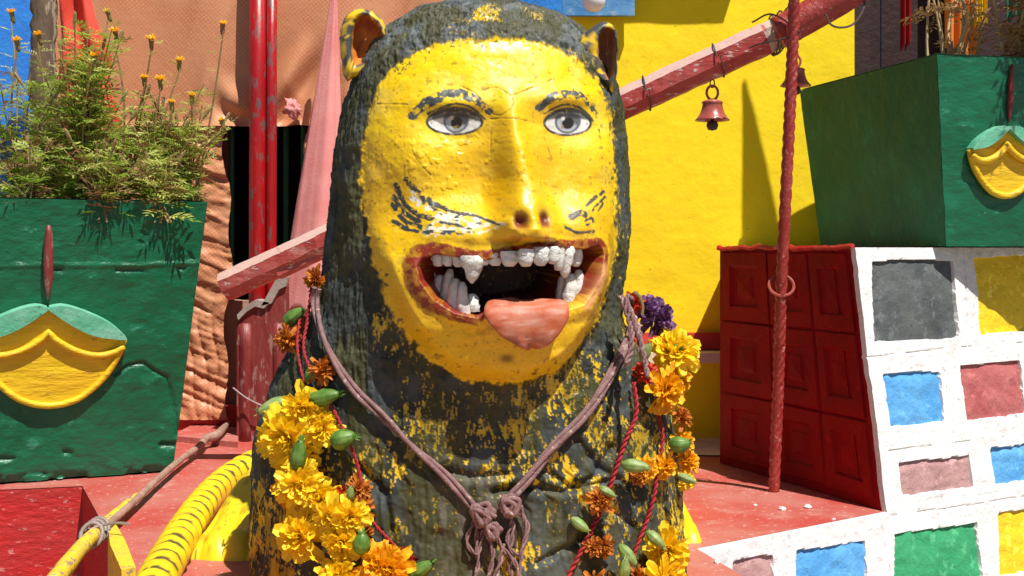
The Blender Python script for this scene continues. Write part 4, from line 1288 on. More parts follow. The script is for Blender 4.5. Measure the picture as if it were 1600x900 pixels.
put(sstep(.63, .70, N3(50, 131, 3)) * (ga(760, 628, 16, 8) + ga(805, 622, 30, 10) + ga(690, 480, 10, 8)), (.45, .07, .02), .5)
put(sstep(.74, .78, N3(170, 132, 2)) * inface * .7, (.35, .20, .01))
B3d += D2[:, None] * NB
# ---- build
tiger = empty('tiger_statue', (XC[-1], YC, 0), 'painted yellow tiger statue with open fanged mouth and dark worn mane', 'statue')
Fc = grid_faces(NT, NZ, True)
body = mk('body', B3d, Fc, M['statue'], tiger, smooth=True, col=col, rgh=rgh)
GN = grid_normals(*[B3d[:, k].reshape(NZ, NT) for k in range(3)]).reshape(-1, 3)
if (GN * NB).sum() < 0: GN = -GN
Ud = 800 + F * B3d[:, 0] / B3d[:, 1]; Vd = 390 - F * (B3d[:, 2] - H) / B3d[:, 1]
fr_i = np.where(front)[0]
def surf(px, py, off=0.0):
    d = (Ud[fr_i] - px) ** 2 + (Vd[fr_i] - py) ** 2 + 4e2 * (B3d[fr_i, 1] - 1.9)
    k = fr_i[np.argmin(d)]
    n = GN[k]
    base = P(px, py, B3d[k, 1])
    return base + n * off, n
def base_y(px, py):
    d = (U[fr_i] - px) ** 2 + (Vp[fr_i] - py) ** 2
    return B3[fr_i[np.argmin(d)], 1]

# ears
def ear(outer, inner, Y, seed, paint_out, depth_in=.035, yaw=0.0, mix=.5):
    n = 56
    def rs(p):
        p = smooth_path(np.vstack([p, p[:1]]), 400)[:-1]
        d = np.concatenate([[0], np.cumsum(np.linalg.norm(np.diff(np.vstack([p, p[:1]]), axis=0), axis=1))])
        t = np.linspace(0, d[-1], n, endpoint=False)
        pp_ = np.vstack([p, p[:1]])
        return np.stack([np.interp(t, d, pp_[:, 0]), np.interp(t, d, pp_[:, 1])], 1)
    o_, i_ = rs(np.array(outer, float)), rs(np.array(inner, float))
    co, ci = o_.mean(0), i_.mean(0)
    rings = [(co + (o_ - co) * .80, .085), (co + (o_ - co) * .95, .05), (o_, .022), (o_ + (i_ - o_) * .15, .006), (o_ + (i_ - o_) * .5, -.002), (o_ + (i_ - o_) * .85, .002), (i_, .012),
             (ci + (i_ - ci) * .85, .026), (ci + (i_ - ci) * .6, .038), (ci + (i_ - ci) * .3, .044), (ci + (i_ - ci) * .03, .046)]
    V = []; ty = []
    for k, (pp_, dy) in enumerate(rings):
        for (x, y) in pp_:
            V.append(P(x, y, Y + dy * (depth_in / .035 if k > 5 else 1) + (x - co[0]) * yaw)); ty.append(k)
    V = np.array(V); ty = np.array(ty)
    V += (fbm(V, 60, seed, 3)[:, None] - .5) * .008
    a = fbm(V, 70, seed + 1, 4)
    mk_ = (rank(a) < mix)
    c = np.where(mk_[:, None], np.array([.06, .065, .06]), np.array([.74, .47, .01]))
    red = np.array([.40, .085, .03]) * .9; org = np.array([.62, .20, .03])
    kk = sstep(.4, .6, fbm(V, 40, seed + 2, 3))[:, None]
    inn2 = red * (1 - kk) + org * kk if paint_out == 'org' else np.array([.26, .095, .05]) * (1 - kk) + np.array([.38, .19, .10]) * kk
    c = np.where((ty >= 6)[:, None], inn2, c)
    return mk('ear', V, grid_faces(n, len(rings), True), M['statue'], tiger, smooth=True, col=c, rgh=np.full(len(V), .45))
ear([(542, 128), (534, 92), (532, 50), (545, 20), (572, 15), (597, 32), (606, 60), (596, 88), (570, 112)], [(556, 100), (550, 74), (555, 40), (567, 24), (588, 36), (597, 58), (586, 82), (570, 96)], 2.14, 201, 'org', mix=.55)
ear([(900, 66), (918, 48), (945, 33), (961, 45), (966, 80), (964, 115), (957, 148), (944, 130), (920, 104)], [(933, 88), (937, 56), (948, 42), (958, 52), (962, 80), (960, 108), (953, 126), (943, 112)], 2.13, 205, 'brn', mix=.9)

# teeth
def tooth(px, py, length, width, Y, seed, tip=.35, lean=0.0, flip=1):
    """peg from its root (px, py) growing by length pixels downwards (flip 1) or upwards (-1)"""
    rs = random.Random(seed)
    n, mrow = 9, 7
    s = Y / F
    V = []
    for j in range(mrow):
        t = j / (mrow - 1)
        w = width / 2 * s * ((1 - t) ** .6 * (1 - tip) + tip) * (1 if t < .9 else .78)
        w *= .8 if j == 0 else 1
        cx = px + lean * t; cy = py + flip * length * t
        c = P(cx, cy, Y)
        for i in range(n):
            a = 2 * math.pi * i / n
            rr2 = w * (1 + rs.uniform(-.20, .20))
            V.append(c + np.array([rr2 * math.cos(a), rr2 * .85 * math.sin(a), rs.uniform(-.0006, .0006)]))
    V.append(P(px + lean, py + flip * length * 1.03, Y)); k = len(V) - 1
    Fc = [tuple(f) for f in grid_faces(n, mrow, True)] + [((mrow - 1) * n + i, (mrow - 1) * n + (i + 1) % n, k) for i in range(n)]
    return mk('tooth', V, Fc, M['tooth'], tiger, smooth=True)
ym = base_y(800, 430)
lipY = lambda px: surf(px, 376)[0][1]
up = [(684, 399, 17, 20, .026), (700, 402, 14, 18, .022), (716, 403, 14, 18, .019), (736, 404, 38, 34, .010, .16, 2), (756, 401, 13, 20, .012), (774, 400, 15, 22, .012), (796, 397, 19, 26, .012), (822, 394, 22, 25, .012), (845, 391, 24, 24, .012), (864, 390, 22, 21, .013), (884, 389, 44, 26, .018, .3, -2), (872, 392, 30, 18, .026), (900, 390, 26, 18, .026)]
for k, t in enumerate(up):
    tp_ = t[5] if len(t) > 5 else .62
    ln_ = t[6] if len(t) > 6 else 0
    tooth(t[0], t[1] - 5, t[2] + 5, t[3] * 1.2, lipY(min(max(t[0], 680), 905)) + t[4], 300 + k, tp_, ln_)
loY = lambda px: surf(px, 505)[0][1]
lo_ = [(682, 470, 40, 19, .024, .6, 6), (695, 481, 60, 20, .012, .5, 8), (710, 488, 52, 23, .004, .55, 2), (726, 491, 50, 20, -.002, .42, -4), (740, 487, 28, 20, .006, .6, -2), (668, 460, 34, 17, .040, .5, 8),
       (888, 476, 48, 22, .012, .6, 4), (902, 466, 44, 20, .014, .5, 2), (876, 470, 40, 18, .03, .55, 4)]
for k, t in enumerate(lo_):
    tooth(t[0], t[1], t[2], t[3] * 1.15, loY(min(max(t[0], 690), 890)) + .028 + t[4], 330 + k, t[5], t[6], -1)
# tongue
yl = min(surf(x, y)[0][1] for x in (790, 830, 870) for y in (492, 505, 520))
cl = [(822, 480, yl + .10, 46, .010), (823, 479, yl + .05, 56, .012), (823, 479, yl + .012, 63, .014), (823, 486, yl - .012, 66, .011), (823, 498, yl - .020, 65, .010), (825, 514, yl - .022, 54, .009), (828, 528, yl - .020, 40, .008), (830, 538, yl - .016, 24, .007), (831, 544, yl - .012, 8, .004)]
pts = smooth_path(np.array(cl), 46)
V = []; n = 30
for k in range(46):
    x, y, Yy, hw, tk = pts[k]
    c = P(x, y, Yy)
    tng = P(*pts[min(k + 1, 45)][:3]) - P(*pts[max(k - 1, 0)][:3]); tng /= np.linalg.norm(tng)
    nrm = np.cross(np.array([1.0, 0, 0]), tng); nrm /= np.linalg.norm(nrm)
    if np.dot(nrm, (0, -.7, .7)) < 0: nrm = -nrm
    for i in range(n):
        a = 2 * math.pi * i / n
        ca, sa = math.cos(a), math.sin(a)
        xx = hw * Yy / F * math.copysign(abs(ca) ** .8, ca)
        gro = -.004 * math.exp(-(ca / .18) ** 2) * (1 if sa > 0 else 0)
        V.append(c + np.array([xx, 0, 0]) + nrm * (tk * math.copysign(abs(sa) ** .8, sa) + gro + .004 * ca * ca))
V = np.array(V); V += (fbm(V, 50, 210, 3)[:, None] - .5) * .005
ct_ = fbm(V, 60, 211, 4); sp_ = fbm(V, 160, 212, 3)
c = np.array([.42, .088, .030]) * (1 - sstep(.4, .6, ct_)[:, None]) + np.array([.47, .15, .085]) * sstep(.4, .6, ct_)[:, None]
c = c + (sstep(.66, .76, sp_) * .5)[:, None] * (np.array([.58, .36, .28]) - c)
c = np.where((fbm(V, 45, 213, 3) > .72)[:, None], np.array([.30, .09, .05]), c)
Fc = [tuple(f) for f in grid_faces(n, 46, True)] + [tuple(range(45 * n, 46 * n))]
mk('tongue', V, Fc, M['statue'], tiger, smooth=True, col=c, rgh=np.full(len(V), .52))
# tail with dark rings
def ftz(px, py, z): return FL(px, py, z)
pth = smooth_path([ftz(222, 960, .034), ftz(252, 894, .034), ftz(283, 838, .034), ftz(314, 792, .034), ftz(344, 759, .036), ftz(376, 735, .04), ftz(420, 715, .05), ftz(500, 700, .06)], 260)
ln2 = np.concatenate([[0], np.cumsum(np.linalg.norm(np.diff(pth, axis=0), axis=1))])
V, Fc = tube(pth, .034 + .0018 * np.sin(ln2 / .060 * 2 * np.pi), 40)
ringp = (np.repeat(ln2, 40) + .010 * (fbm(V, 30, 220, 3) - .5) + .008 * np.sin(np.tile(np.arange(40), 260) * 2 * np.pi / 40)) / .060 % 1
wdt = .17 + .14 * (fbm(V, 45, 221, 3) - .45)
rk = (np.abs(ringp - .5) < wdt) & (fbm(V, 90, 222, 3) > .24)
kk = sstep(.4, .65, fbm(V, 20, 223, 4))[:, None]
c = np.array([.84, .60, .012]) * (1 - kk) + np.array([.80, .50, .01]) * kk
c = np.where(rk[:, None], np.array([.07, .075, .03]), c)
V = V + (fbm(V, 60, 224, 2)[:, None] - .5) * .003
mk('tail', V, Fc, M['statue'], tiger, smooth=True, col=c, rgh=np.full(len(V), .4))
# paws
def paw(cx, ytoe, wid, length, ht, seed):
    nu, nv = 60, 46
    V = []
    for j in range(nv):
        t = j / (nv - 1)                       # 0 toe front .. 1 heel
        for i in range(nu):
            u = i / (nu - 1) * 2 - 1
            toe = abs(math.cos(u * math.pi * 2)) ** .5 if abs(u) < 1 else 1
            toe = .62 + .38 * toe
            toe = toe * (1 - sstep(.15, .6, t)) + 1.0 * sstep(.15, .6, t)
            side = max(0, 1 - abs(u) ** 3.5) ** .45
            h = (ht * (.42 + .58 * sstep(.05, .95, t))) * side * toe * min(1, (t / .10) ** .5 if t > 0 else 0)
            V.append((cx + u * wid / 2 * (1 - .12 * t), ytoe + t * length - .02 * math.cos(u * 1.5) * (1 - t) - .010 * toe * (1 - t), max(h, 0)))
    V = np.array(V)
    c = np.array([.82, .58, .012]) * np.ones((len(V), 1))
    s1 = (fbm(V, (60, 18, 60), seed, 4) > .60) & (V[:, 2] > .02)
    c = np.where(s1[:, None], np.array([.55, .36, .01]), c)
    s2 = (np.abs(np.sin((V[:, 0] - cx) * 60 + V[:, 1] * 10)) < .10) & (fbm(V, 50, seed + 2, 3) > .5)
    c = np.where(s2[:, None], np.array([.12, .10, .02]), c)
    mk('paw', V, grid_faces(nu, nv), M['statue'], tiger, smooth=True, col=c, rgh=np.full(len(V), .4))
paw(-.535, 2.37, .19, .36, .12, 231)
paw(.30, 2.50, .18, .36, .12, 232)
paw(-.22, 1.86, .20, .20, .04, 233)
paw(.10, 1.86, .20, .20, .04, 234)

# ================================================================== CORD, GARLANDS, PLANTS
def tri_cord(path, r, seed=0, strands=3, pitch=.030, n=7):
    """several strands laid round each other along a path"""
    T, N, B = frames(path)
    ln_ = np.concatenate([[0], np.cumsum(np.linalg.norm(np.diff(path, axis=0), axis=1))])
    out = MB()
    for k in range(strands):
        ph = ln_ / pitch * 2 * np.pi + k * 2 * np.pi / strands
        pt = path + (np.cos(ph)[:, None] * N + np.sin(ph)[:, None] * B) * r * .55
        out.add(*tube(pt, r * .55, n))
    return np.array(out.V), out.F
cord = empty('cord_necklace', surf(770, 800, .02)[0], 'knotted mauve cord hung around the statue neck', 'cord')
def on(pts, off): return np.array([surf(x, y, off)[0] for x, y in pts])
def relax(p, k=3):
    p = p.copy()
    for _ in range(k): p[1:-1] = (p[:-2] + 2 * p[1:-1] + p[2:]) / 4
    return p
pl = relax(smooth_path(on([(506, 452), (500, 478), (506, 520), (530, 568), (562, 612), (600, 654), (645, 698), (690, 744), (728, 780), (745, 795)], .012), 200), 40)
mk('strand', *tri_cord(pl, .0078, 1, 2, .45), M['cord'], cord, smooth=True)
pr2 = relax(smooth_path(on([(972, 462), (980, 490), (972, 535), (945, 595), (905, 650), (860, 702), (820, 748), (792, 780)], .014), 200), 40)
mk('strand', *tri_cord(pr2, .0085, 2, 3, .5), M['cord'], cord, smooth=True)
def blob_knot(cx, cy, rpx, seed, off=.022):
    c, n_ = surf(cx, cy, off)
    rs = random.Random(seed); pts = []
    for k in range(26):
        a = k * 2.1 + rs.uniform(-.3, .3); b_ = k * .83
        r_ = rpx * 1.9 / F
        pts.append(c + np.array([r_ * math.cos(a) * math.cos(b_ * .7), -.4 * r_ * math.sin(b_), r_ * math.sin(a) * (.75 + .25 * math.cos(b_))]))
    pth = smooth_path(pts, 150)
    mk('knot', *tube(pth, .0043, 7), M['cord'], cord, smooth=True)
blob_knot(760, 802, 22, 1); blob_knot(790, 788, 19, 2); blob_knot(772, 828, 15, 6)
for pts, r_ in (([(800, 790), (822, 820), (818, 855), (806, 890), (800, 930)], .005), ([(795, 795), (800, 830), (790, 870), (805, 915)], .0055), ([(770, 820), (778, 850), (800, 880), (812, 905)], .005),
                ([(752, 815), (746, 850), (752, 880), (744, 905)], .0048), ([(760, 815), (766, 860), (760, 905)], .0052), ([(812, 785), (818, 830), (806, 860), (790, 850), (798, 815)], .0045), ([(740, 800), (733, 840), (746, 860), (752, 830)], .0045), ([(782, 845), (776, 880), (764, 925)], .006)):
    pth = relax(smooth_path(on(pts, .014 + random.uniform(0, .012)), 60), 8)
    mk('loose_end', *tri_cord(pth, r_ * .8, 3, 2, .05, 6), M['cord'], cord, smooth=True)
# extra bunched strands by the right shoulder
for pts in ([(975, 465), (990, 500), (1004, 545), (1012, 590)], [(970, 462), (984, 505), (986, 545), (978, 570)], [(978, 470), (998, 515), (1000, 550)]):
    pth = relax(smooth_path(np.array([P(x, y, 2.10 - .02 * i) for i, (x, y) in enumerate(pts)]), 50), 4)
    mk('strand', *tri_cord(pth, .0052, 4, 2, .03, 6), M['cord'], cord, smooth=True)

# ---- marigold flower heads: layered ruffled petals
def flower_mesh(seed, npet=120, r=.045, mess=.3, wid=.42, droop=.2, dry=0.0):
    rs = random.Random(seed)
    V = []; Fc = []
    for k in range(npet):
        f = k / npet
        tilt = R(8) + (R(98) - R(8)) * (f ** .8) + rs.uniform(-.2, .2) * (1 + mess)       # from axis
        az = k * 2.399 + rs.uniform(-.35, .35)
        L = r * (.55 + .45 * f) * rs.uniform(.78, 1.15)
        w = L * wid * rs.uniform(.75, 1.25)
        d = np.array([math.sin(tilt) * math.cos(az), math.sin(tilt) * math.sin(az), math.cos(tilt)])
        sd = np.cross(d, [0, 0, 1.0]); sd /= np.linalg.norm(sd) + 1e-9
        up_ = np.cross(sd, d)
        tw = rs.uniform(-.7, .7)
        sd2 = sd * math.cos(tw) + up_ * math.sin(tw); up2 = np.cross(sd2, d)
        o = len(V)
        curl = rs.uniform(-.1, .5) + dry * rs.uniform(-1, 1)
        for j, (t, ww) in enumerate(((.12, .25), (.45, .72), (.78, 1.0), (1.0, .62))):
            c = d * L * t + up2 * L * curl * t * t * .5 + np.array([0, 0, -droop * L * t * t * f])
            ru = rs.uniform(-.16, .16) * w
            V.append(c - sd2 * w / 2 * ww + up2 * (w * .18 * ww + ru)); V.append(c + up2 * -.04 * w + up2 * ru * .5); V.append(c + sd2 * w / 2 * ww + up2 * (w * .18 * ww - ru))
        for j in range(3):
            for q in range(2):
                Fc.append((o + j * 3 + q, o + j * 3 + q + 1, o + j * 3 + q + 4, o + j * 3 + q + 3))
    me = bpy.data.meshes.new('flower_head')
    me.from_pydata([tuple(v) for v in V], [], Fc); me.update()
    return me
def bud_mesh(seed, r=.0125, L=.052, ribs=8):
    rs = random.Random(seed)
    V = []; n = 24; rows_ = 16
    for j in range(rows_):
        t = j / (rows_ - 1)
        rad = r * np.interp(t, [0, .08, .25, .5, .75, .92, 1], [.22, .55, .92, 1.0, .78, .5, .3])
        bend = .15 * r * math.sin(t * 3 + seed)
        for i in range(n):
            a = 2 * math.pi * i / n
            rr3 = rad * (1 + .09 * math.cos(ribs * a))
            V.append((rr3 * math.cos(a) + bend, rr3 * math.sin(a), (t - .5) * L))
    Fc = [tuple(f) for f in grid_faces(n, rows_, True)] + [tuple(range(n - 1, -1, -1)), tuple(range((rows_ - 1) * n, rows_ * n))]
    # dry whiskers at the open end
    for k in range(9):
        a = rs.uniform(0, 6.28); o = len(V)
        b0 = np.array([r * .28 * math.cos(a), r * .28 * math.sin(a), L * .48]); b1 = b0 + np.array([r * .3 * math.cos(a), r * .3 * math.sin(a), L * rs.uniform(.06, .18)])
        s_ = np.array([-math.sin(a), math.cos(a), 0]) * .0018
        V += [tuple(b0 - s_), tuple(b0 + s_), tuple(b1 + s_ * .4), tuple(b1 - s_ * .4)]; Fc.append((o, o + 1, o + 2, o + 3))
    me = bpy.data.meshes.new('bud'); me.from_pydata(V, [], Fc); me.update()
    me.polygons.foreach_set('use_smooth', np.ones(len(me.polygons), dtype=bool))
    return me
FM = {}
for k in range(3): FM['y', k] = flower_mesh(400 + k, 78, wid=.40, mess=.7); FM['y', k].materials.append(M['petal_y'])
for k in range(3): FM['o', k] = flower_mesh(410 + k, 96, mess=.7, wid=.38); FM['o', k].materials.append(M['petal_o'])
for k in range(2): FM['d', k] = flower_mesh(420 + k, 90, mess=1.2, wid=.3, dry=.8); FM['d', k].materials.append(M['petal_d'])
FM['p', 0] = flower_mesh(430, 110, mess=1.0, wid=.4, dry=.5); FM['p', 0].materials.append(M['petal_p'])
FM['r', 0] = flower_mesh(431, 60, mess=1.0, wid=.4, dry=.6); FM['r', 0].materials.append(M['petal_r'])
BMH = {}
for k in range(3): BMH['g', k] = bud_mesh(440 + k); BMH['g', k].materials.append(M['bud'])
for k in range(2): BMH['w', k] = bud_mesh(450 + k); BMH['w', k].materials.append(M['bud_pale'])
for k in range(2): BMH['R', k] = bud_mesh(455 + k, r=.0175, L=.046, ribs=9); BMH['R', k].materials.append(M['bud'])
def put_mesh(name, me, loc, axis, scale, parent, spin=0.0, squash=1.0):
    o = bpy.data.objects.new(name, me)
    COL.objects.link(o)
    o.parent = parent
    o.location = [float(c) for c in (np.array(loc) - root_loc(parent))]
    q = Vector([float(c) for c in axis]).to_track_quat('Z', 'Y')
    o.rotation_mode = 'QUATERNION'
    from mathutils import Quaternion
    o.rotation_quaternion = q @ Quaternion((0, 0, 1), spin)
    o.scale = (scale, scale, scale * squash)
    return o
gr = random.Random(99)
def garland(root, flowers, buds):
    for k, (x, y, dia, kind, off) in enumerate(flowers):
        p, n_ = surf(x, y, off)
        n_ = np.array([n_[0] * .6, -0.8, n_[2] * .4 + .1]) + np.array([gr.uniform(-.45, .45), 0, gr.uniform(-.4, .3)])
        nk = max(kk_[1] for kk_ in FM if kk_[0] == kind) + 1
        put_mesh('marigold_head', FM[kind, k % nk], p, n_, dia * p[1] / F / .088, root, gr.uniform(0, 6.28), gr.uniform(.8, 1.1))
    for k, (x, y, ang, L, kind, off) in enumerate(buds):
        p, n_ = surf(x, y, off)
        ax = np.array([math.cos(R(ang)), -.25, math.sin(R(ang))])
        nk = max(kk_[1] for kk_ in BMH if kk_[0] == kind) + 1
        put_mesh('bud', BMH[kind, k % nk], p, ax, L * .84 * p[1] / F / .052, root, gr.uniform(0, 6))
gl = empty('marigold_garland', surf(540, 800, 0)[0], 'bright yellow marigold garland on red thread over the left chest', 'garland')
pth = relax(smooth_path(on([(500, 440), (490, 500), (482, 560), (520, 620), (552, 690), (562, 740), (575, 800), (620, 850), (660, 900), (690, 940)], .014), 120), 12)
mk('thread', *tri_cord(pth, .0035, 1, 2, .02, 6), M['thread'], gl, smooth=True)
pth = relax(smooth_path(on([(484, 500), (476, 560), (500, 640), (500, 700), (530, 780), (590, 860), (640, 905)], .02), 100), 12)
mk('thread', *tri_cord(pth, .003, 1, 2, .02, 6), M['thread'], gl, smooth=True)
garland(gl, [(466, 682, 108, 'y', .045), (484, 640, 78, 'y', .035), (440, 690, 62, 'y', .025), (468, 720, 84, 'y', .03), (512, 676, 62, 'y', .02), (520, 655, 48, 'y', .02), (485, 752, 84, 'y', .045), (462, 768, 62, 'o', .03), (512, 766, 66, 'y', .03), (530, 785, 74, 'y', .05),
              (505, 838, 88, 'y', .05), (548, 812, 70, 'y', .05), (568, 800, 50, 'd', .02), (552, 850, 78, 'y', .045), (580, 868, 84, 'o', .05), (610, 892, 86, 'o', .05), (550, 896, 76, 'y', .045), (560, 765, 46, 'd', .012), (572, 830, 46, 'd', .02),
              (466, 535, 52, 'd', .02), (512, 574, 50, 'd', .018), (500, 440, 52, 'd', .008), (540, 772, 44, 'r', .012), (625, 868, 46, 'r', .015), (648, 930, 80, 'y', .05), (590, 930, 80, 'o', .05)],
        [(478, 509, 40, 54, 'g', .028), (514, 616, 8, 66, 'g', .024), (446, 643, 195, 62, 'w', .04), (552, 690, 10, 56, 'R', .03), (503, 714, 75, 62, 'g', .055), (546, 769, 80, 34, 'w', .05), (597, 851, 85, 50, 'R', .065), (660, 890, 40, 60, 'g', .03), (500, 588, 60, 40, 'g', .02), (622, 905, 30, 40, 'g', .03)])
gr2 = empty('marigold_garland', surf(1000, 800, 0)[0], 'half dried marigold garland with green buds over the right chest', 'garland')
pth = relax(smooth_path(on([(985, 600), (986, 645), (970, 690), (950, 745), (930, 800), (905, 855), (880, 910)], .016), 100), 12)
mk('thread', *tri_cord(pth, .0045, 1, 2, .025, 6), M['thread'], gr2, smooth=True)
pth = relax(smooth_path(on([(1012, 630), (1028, 680), (1024, 735), (1012, 780), (1000, 820), (975, 880), (960, 920)], .018), 100), 12)
mk('thread', *tri_cord(pth, .004, 1, 2, .025, 6), M['thread'], gr2, smooth=True)
garland(gr2, [(1040, 558, 86, 'y', .03), (1012, 562, 64, 'y', .04), (1018, 612, 82, 'o', .04), (1042, 600, 56, 'o', .02), (1052, 690, 46, 'o', .02), (1060, 722, 44, 'o', .02), (1046, 668, 40, 'd', .03), (1000, 728, 46, 'o', .02), (1030, 730, 46, 'o', .03), (1058, 752, 34, 'y', .02), (985, 745, 32, 'd', .02),
               (928, 776, 50, 'd', .028), (935, 838, 42, 'd', .028), (930, 858, 36, 'd', .025), (1018, 862, 80, 'y', .04), (1010, 895, 92, 'y', .045), (1030, 905, 70, 'y', .03), (975, 900, 46, 'd', .03), (930, 905, 46, 'd', .02), (1012, 505, 74, 'p', .02), (990, 492, 46, 'p', .03), (985, 470, 40, 'r', .01), (1000, 590, 44, 'r', .02)],
        [(1030, 692, 10, 46, 'R', .05), (966, 723, -8, 52, 'w', .04), (950, 783, -30, 34, 'w', .045), (918, 830, -35, 40, 'w', .04), (967, 862, -50, 48, 'w', .045), (988, 838, -45, 42, 'w', .05), (1034, 733, -20, 34, 'w', .05), (950, 893, 85, 44, 'w', .05), (992, 580, 70, 40, 'w', .05), (1012, 560, 20, 30, 'g', .06)])
pth = smooth_path([P(1003, 492, 2.12), P(1004, 478, 2.12), P(999, 463, 2.12), P(990, 456, 2.12)], 12)
mk('stalk', *tube(pth, .003, 6), M['stem'], gr2)

# ---- marigold bushes in the left planter
def leaflets(V, Fc, base, d, L, rs, n=9, wid=.2):
    """feathery pinnate leaf: narrow pairs along a rib"""
    d = d / np.linalg.norm(d)
    sd = np.cross(d, np.array([rs.uniform(-.4, .4), rs.uniform(-.4, .4), 1.0])); sd /= np.linalg.norm(sd) + 1e-9
    up_ = np.cross(sd, d)
    for k in range(n):
        t = (k // 2 + 1) / (n // 2 + 1)
        side = 1 if k % 2 else -1
        if k == n - 1: ld = d; t = .95
        else: ld = d * .62 + sd * side * .8 + up_ * rs.uniform(-.2, .3)
        ld = ld / np.linalg.norm(ld)
        l = L * .46 * (1 - .45 * abs(t - .45)) * rs.uniform(.8, 1.2)
        o_ = base + d * L * t * .9 - up_ * (L * .22 * t * t)
        w = np.cross(ld, up_); w = w / (np.linalg.norm(w) + 1e-9) * l * wid * .5
        i = len(V)
        V += [o_, o_ + ld * l * .5 + w, o_ + ld * l - up_ * l * .18, o_ + ld * l * .5 - w]
        Fc.append((i, i + 1, i + 2, i + 3))
def daisy_mesh(seed, r):
    rs = random.Random(seed); V = []; Fc = []
    for k in range(22):
        az = k * 2.399; tl = R(35 + 55 * k / 22) ; L = r * rs.uniform(.8, 1.1)
        d = np.array([math.sin(tl) * math.cos(az), math.sin(tl) * math.sin(az), math.cos(tl)]); sd = np.array([-math.sin(az), math.cos(az), 0])
        o = len(V); w = L * .38
        V += [d * L * .1 - sd * w * .2, d * L * .1 + sd * w * .2, d * L * .75 + sd * w * .5, d * L * 1.0 + sd * w * .15, d * L + -sd * w * .15, d * L * .75 - sd * w * .5]
        Fc.append(tuple(range(o, o + 6)))
    me = bpy.data.meshes.new('flower'); me.from_pydata([tuple(v) for v in V], [], Fc); me.update(); me.materials.append(M['petal_o'])
    return me
DM = [daisy_mesh(500 + k, .017) for k in range(3)]
def calyx(p, d, parent):
    T_ = d / np.linalg.norm(d)
    pt = np.array([p - T_ * .03, p - T_ * .022, p - T_ * .010, p + T_ * .002])
    return tube(pt, [.0025, .006, .0062, .0075], 8)
def marigold(base, height, spread, seed, label, nst=9, flowers=(), pale=.3, dry=.12, lean=0.0, dens=1.0, group='marigold bushes in the left planter'):
    rs = random.Random(seed)
    root = empty('marigold_plant', base, label, 'plant', group)
    stm = MB(); LV = {'leaf': ([], []), 'leaf_pale': ([], []), 'leaf_dry': ([], [])}
    tips = []
    for s in range(nst):
        az = rs.uniform(0, 6.28); sp2 = spread * rs.uniform(.2, 1)
        h = height * rs.uniform(.5, 1.12)
        top = base + np.array([sp2 * math.cos(az) + lean * h, sp2 * .6 * math.sin(az), h])
        mid = base + np.array([sp2 * .35 * math.cos(az), sp2 * .3 * math.sin(az), h * .5])
        pth = smooth_path([base + np.array([rs.uniform(-.03, .03), rs.uniform(-.03, .03), -.03]), mid, top], 12)
        stm.add(*tube(pth, np.linspace(.0035, .0015, 12), 5))
        tips.append((pth[-1], pth[-1] - pth[-3]))
        nl = int(17 * dens * h / .2)
        for k in range(nl):
            t = rs.uniform(.08, .97) ** .9
            i = min(11, int(t * 11)); b_ = pth[i] + (pth[min(11, i + 1)] - pth[i]) * rs.random()
            a2 = rs.uniform(0, 6.28)
            d = np.array([math.cos(a2), math.sin(a2), rs.uniform(-.1, .9)])
            kk_ = rs.random()
            key = 'leaf_dry' if kk_ < dry * (1.6 - t) else ('leaf_pale' if kk_ < dry + pale * (.4 + t) else 'leaf')
            leaflets(*LV[key], b_, d, rs.uniform(.035, .068) * (1.15 - .4 * t), rs, n=rs.choice((7, 9, 11)), wid=rs.uniform(.18, .30))
    for k, (fx, fy, fY) in enumerate(flowers):
        p = P(fx, fy, fY)
        pth = smooth_path([base + np.array([(p[0] - base[0]) * .2, 0, .05]), base + (p - base) * .55 + np.array([rs.uniform(-.02, .02), 0, .02]), p - np.array([0, 0, .03]), p], 14)
        stm.add(*tube(pth, np.linspace(.003, .0016, 14), 5))
        d = np.array([rs.uniform(-.3, .3), -.35, 1.0])
        stm.add(*calyx(p, d, root))
        put_mesh('flower', DM[k % 3], p, d, rs.uniform(.75, 1.25), root, rs.uniform(0, 6))
        for q in range(4):
            i = rs.randrange(3, 11); a2 = rs.uniform(0, 6.28)
            leaflets(*LV['leaf_pale'], pth[i], np.array([math.cos(a2), math.sin(a2), .6]), .035, rs, 7, .22)
    # closed buds and dry seed heads on some tips
    for (p, d) in tips[::2]:
        stm.add(*tube(np.array([p, p + d / np.linalg.norm(d) * .012, p + d / np.linalg.norm(d) * .03, p + d / np.linalg.norm(d) * .038]), [.002, .0045, .0048, .002], 6))
    stm.build('stems', M['stem'], root)
    for key, (v, f) in LV.items():
        if v: mk('foliage' if key != 'leaf_dry' else 'dry_leaves', v, f, M[key], root)
    return root
def soilpt(px, Y): return np.array([(px - 800) * Y / F, Y, .70])
marigold(soilpt(30, 3.22), .38, .17, 1, 'marigold bush at left edge of the planter against blue', 13, [(26, 64, 3.2), (18, 20, 3.3)], pale=.35, dens=1.25)
marigold(soilpt(125, 3.20), .44, .15, 2, 'tallest leafy marigold bush before the red cloth', 19, [(148, 88, 3.15), (128, 95, 3.2), (168, 18, 3.3)], pale=.25, dry=.10, dens=1.5)
marigold(soilpt(190, 3.36), .38, .15, 3, 'marigold bush with dry seed heads right of the red cloth', 14, [(236, 62, 3.3), (225, 122, 3.3), (180, 50, 3.35)], pale=.4, dry=.2, dens=1.2)
marigold(soilpt(245, 3.28), .32, .15, 4, 'low marigold bush in middle of left planter', 15, [(280, 95, 3.3), (268, 160, 3.25), (250, 125, 3.25)], pale=.4, dens=1.35)
marigold(soilpt(295, 3.34), .27, .12, 5, 'marigold bush by planter corner with tall orange flower', 13, [(348, 38, 3.3), (346, 188, 3.3), (300, 150, 3.3)], pale=.45, dens=1.1)
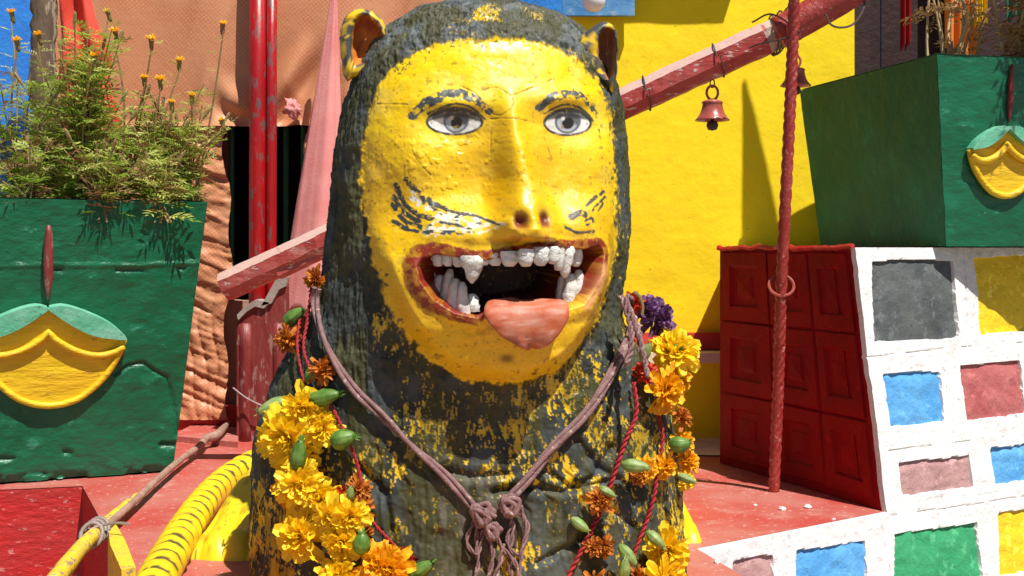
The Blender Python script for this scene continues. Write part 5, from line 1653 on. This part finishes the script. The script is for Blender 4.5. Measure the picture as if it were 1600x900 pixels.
marigold(soilpt(75, 3.40), .34, .14, 6, 'marigold bush around the foot of the wooden post', 13, [(60, 55, 3.4)], pale=.3, dry=.3, dens=1.2)
marigold(soilpt(160, 3.14), .17, .15, 7, 'short marigold clump overhanging the planter rim in front', 15, [], pale=.3, dry=.35, dens=1.2)
marigold(soilpt(40, 3.10), .17, .13, 8, 'short dry marigold clump at the front left rim', 13, [], pale=.3, dry=.45, dens=1.2)
marigold(soilpt(255, 3.20), .13, .13, 9, 'short pale marigold clump at the front right rim', 13, [], pale=.6, dry=.3, dens=1.2)
# ---- dry stalks in the right planter
def dry_plant(base, seed, label, n, hgt, spread, leafy, fwd=0.0):
    rs = random.Random(seed)
    root = empty('dry_plant', base, label, 'plant', 'dry plants in the right planter')
    st = MB(); lv = ([], [])
    for s in range(n):
        az = rs.uniform(0, 6.28); r_ = spread * rs.uniform(.2, 1)
        top = base + np.array([r_ * math.cos(az), r_ * .6 * math.sin(az) - fwd, hgt * rs.uniform(.5, 1)])
        mid = base + np.array([r_ * .6 * math.cos(az + .5), r_ * .3 * math.sin(az) - fwd * .4, hgt * .4])
        pth = smooth_path([base + np.array([rs.uniform(-.06, .06), rs.uniform(-.05, .05), -.03]), mid, top], 14)
        st.add(*tube(pth, np.linspace(.0055, .002, 14), 6))
        for k in range(leafy):
            i = rs.randrange(2, 14); a2 = rs.uniform(0, 6.28)
            leaflets(*lv, pth[min(i, 13)], np.array([math.cos(a2), math.sin(a2), rs.uniform(-.4, .6)]), rs.uniform(.05, .085), rs, 9, .3)
    st.build('stems', M['straw'], root)
    if lv[0]: mk('leaves', lv[0], lv[1], M['leaf_dry'], root)
    return root
dry_plant(np.array([1.16, 3.20, 1.04]), 21, 'bare straw coloured stalks at left of the right planter', 9, .40, .20, 4)
dry_plant(np.array([1.32, 3.18, 1.04]), 22, 'dry leafy stalks leaning over front of the right planter', 16, .45, .26, 14, .16)
dry_plant(np.array([1.48, 3.16, 1.04]), 23, 'dense dry plant at right edge overhanging the planter', 24, .5, .26, 24, .24)
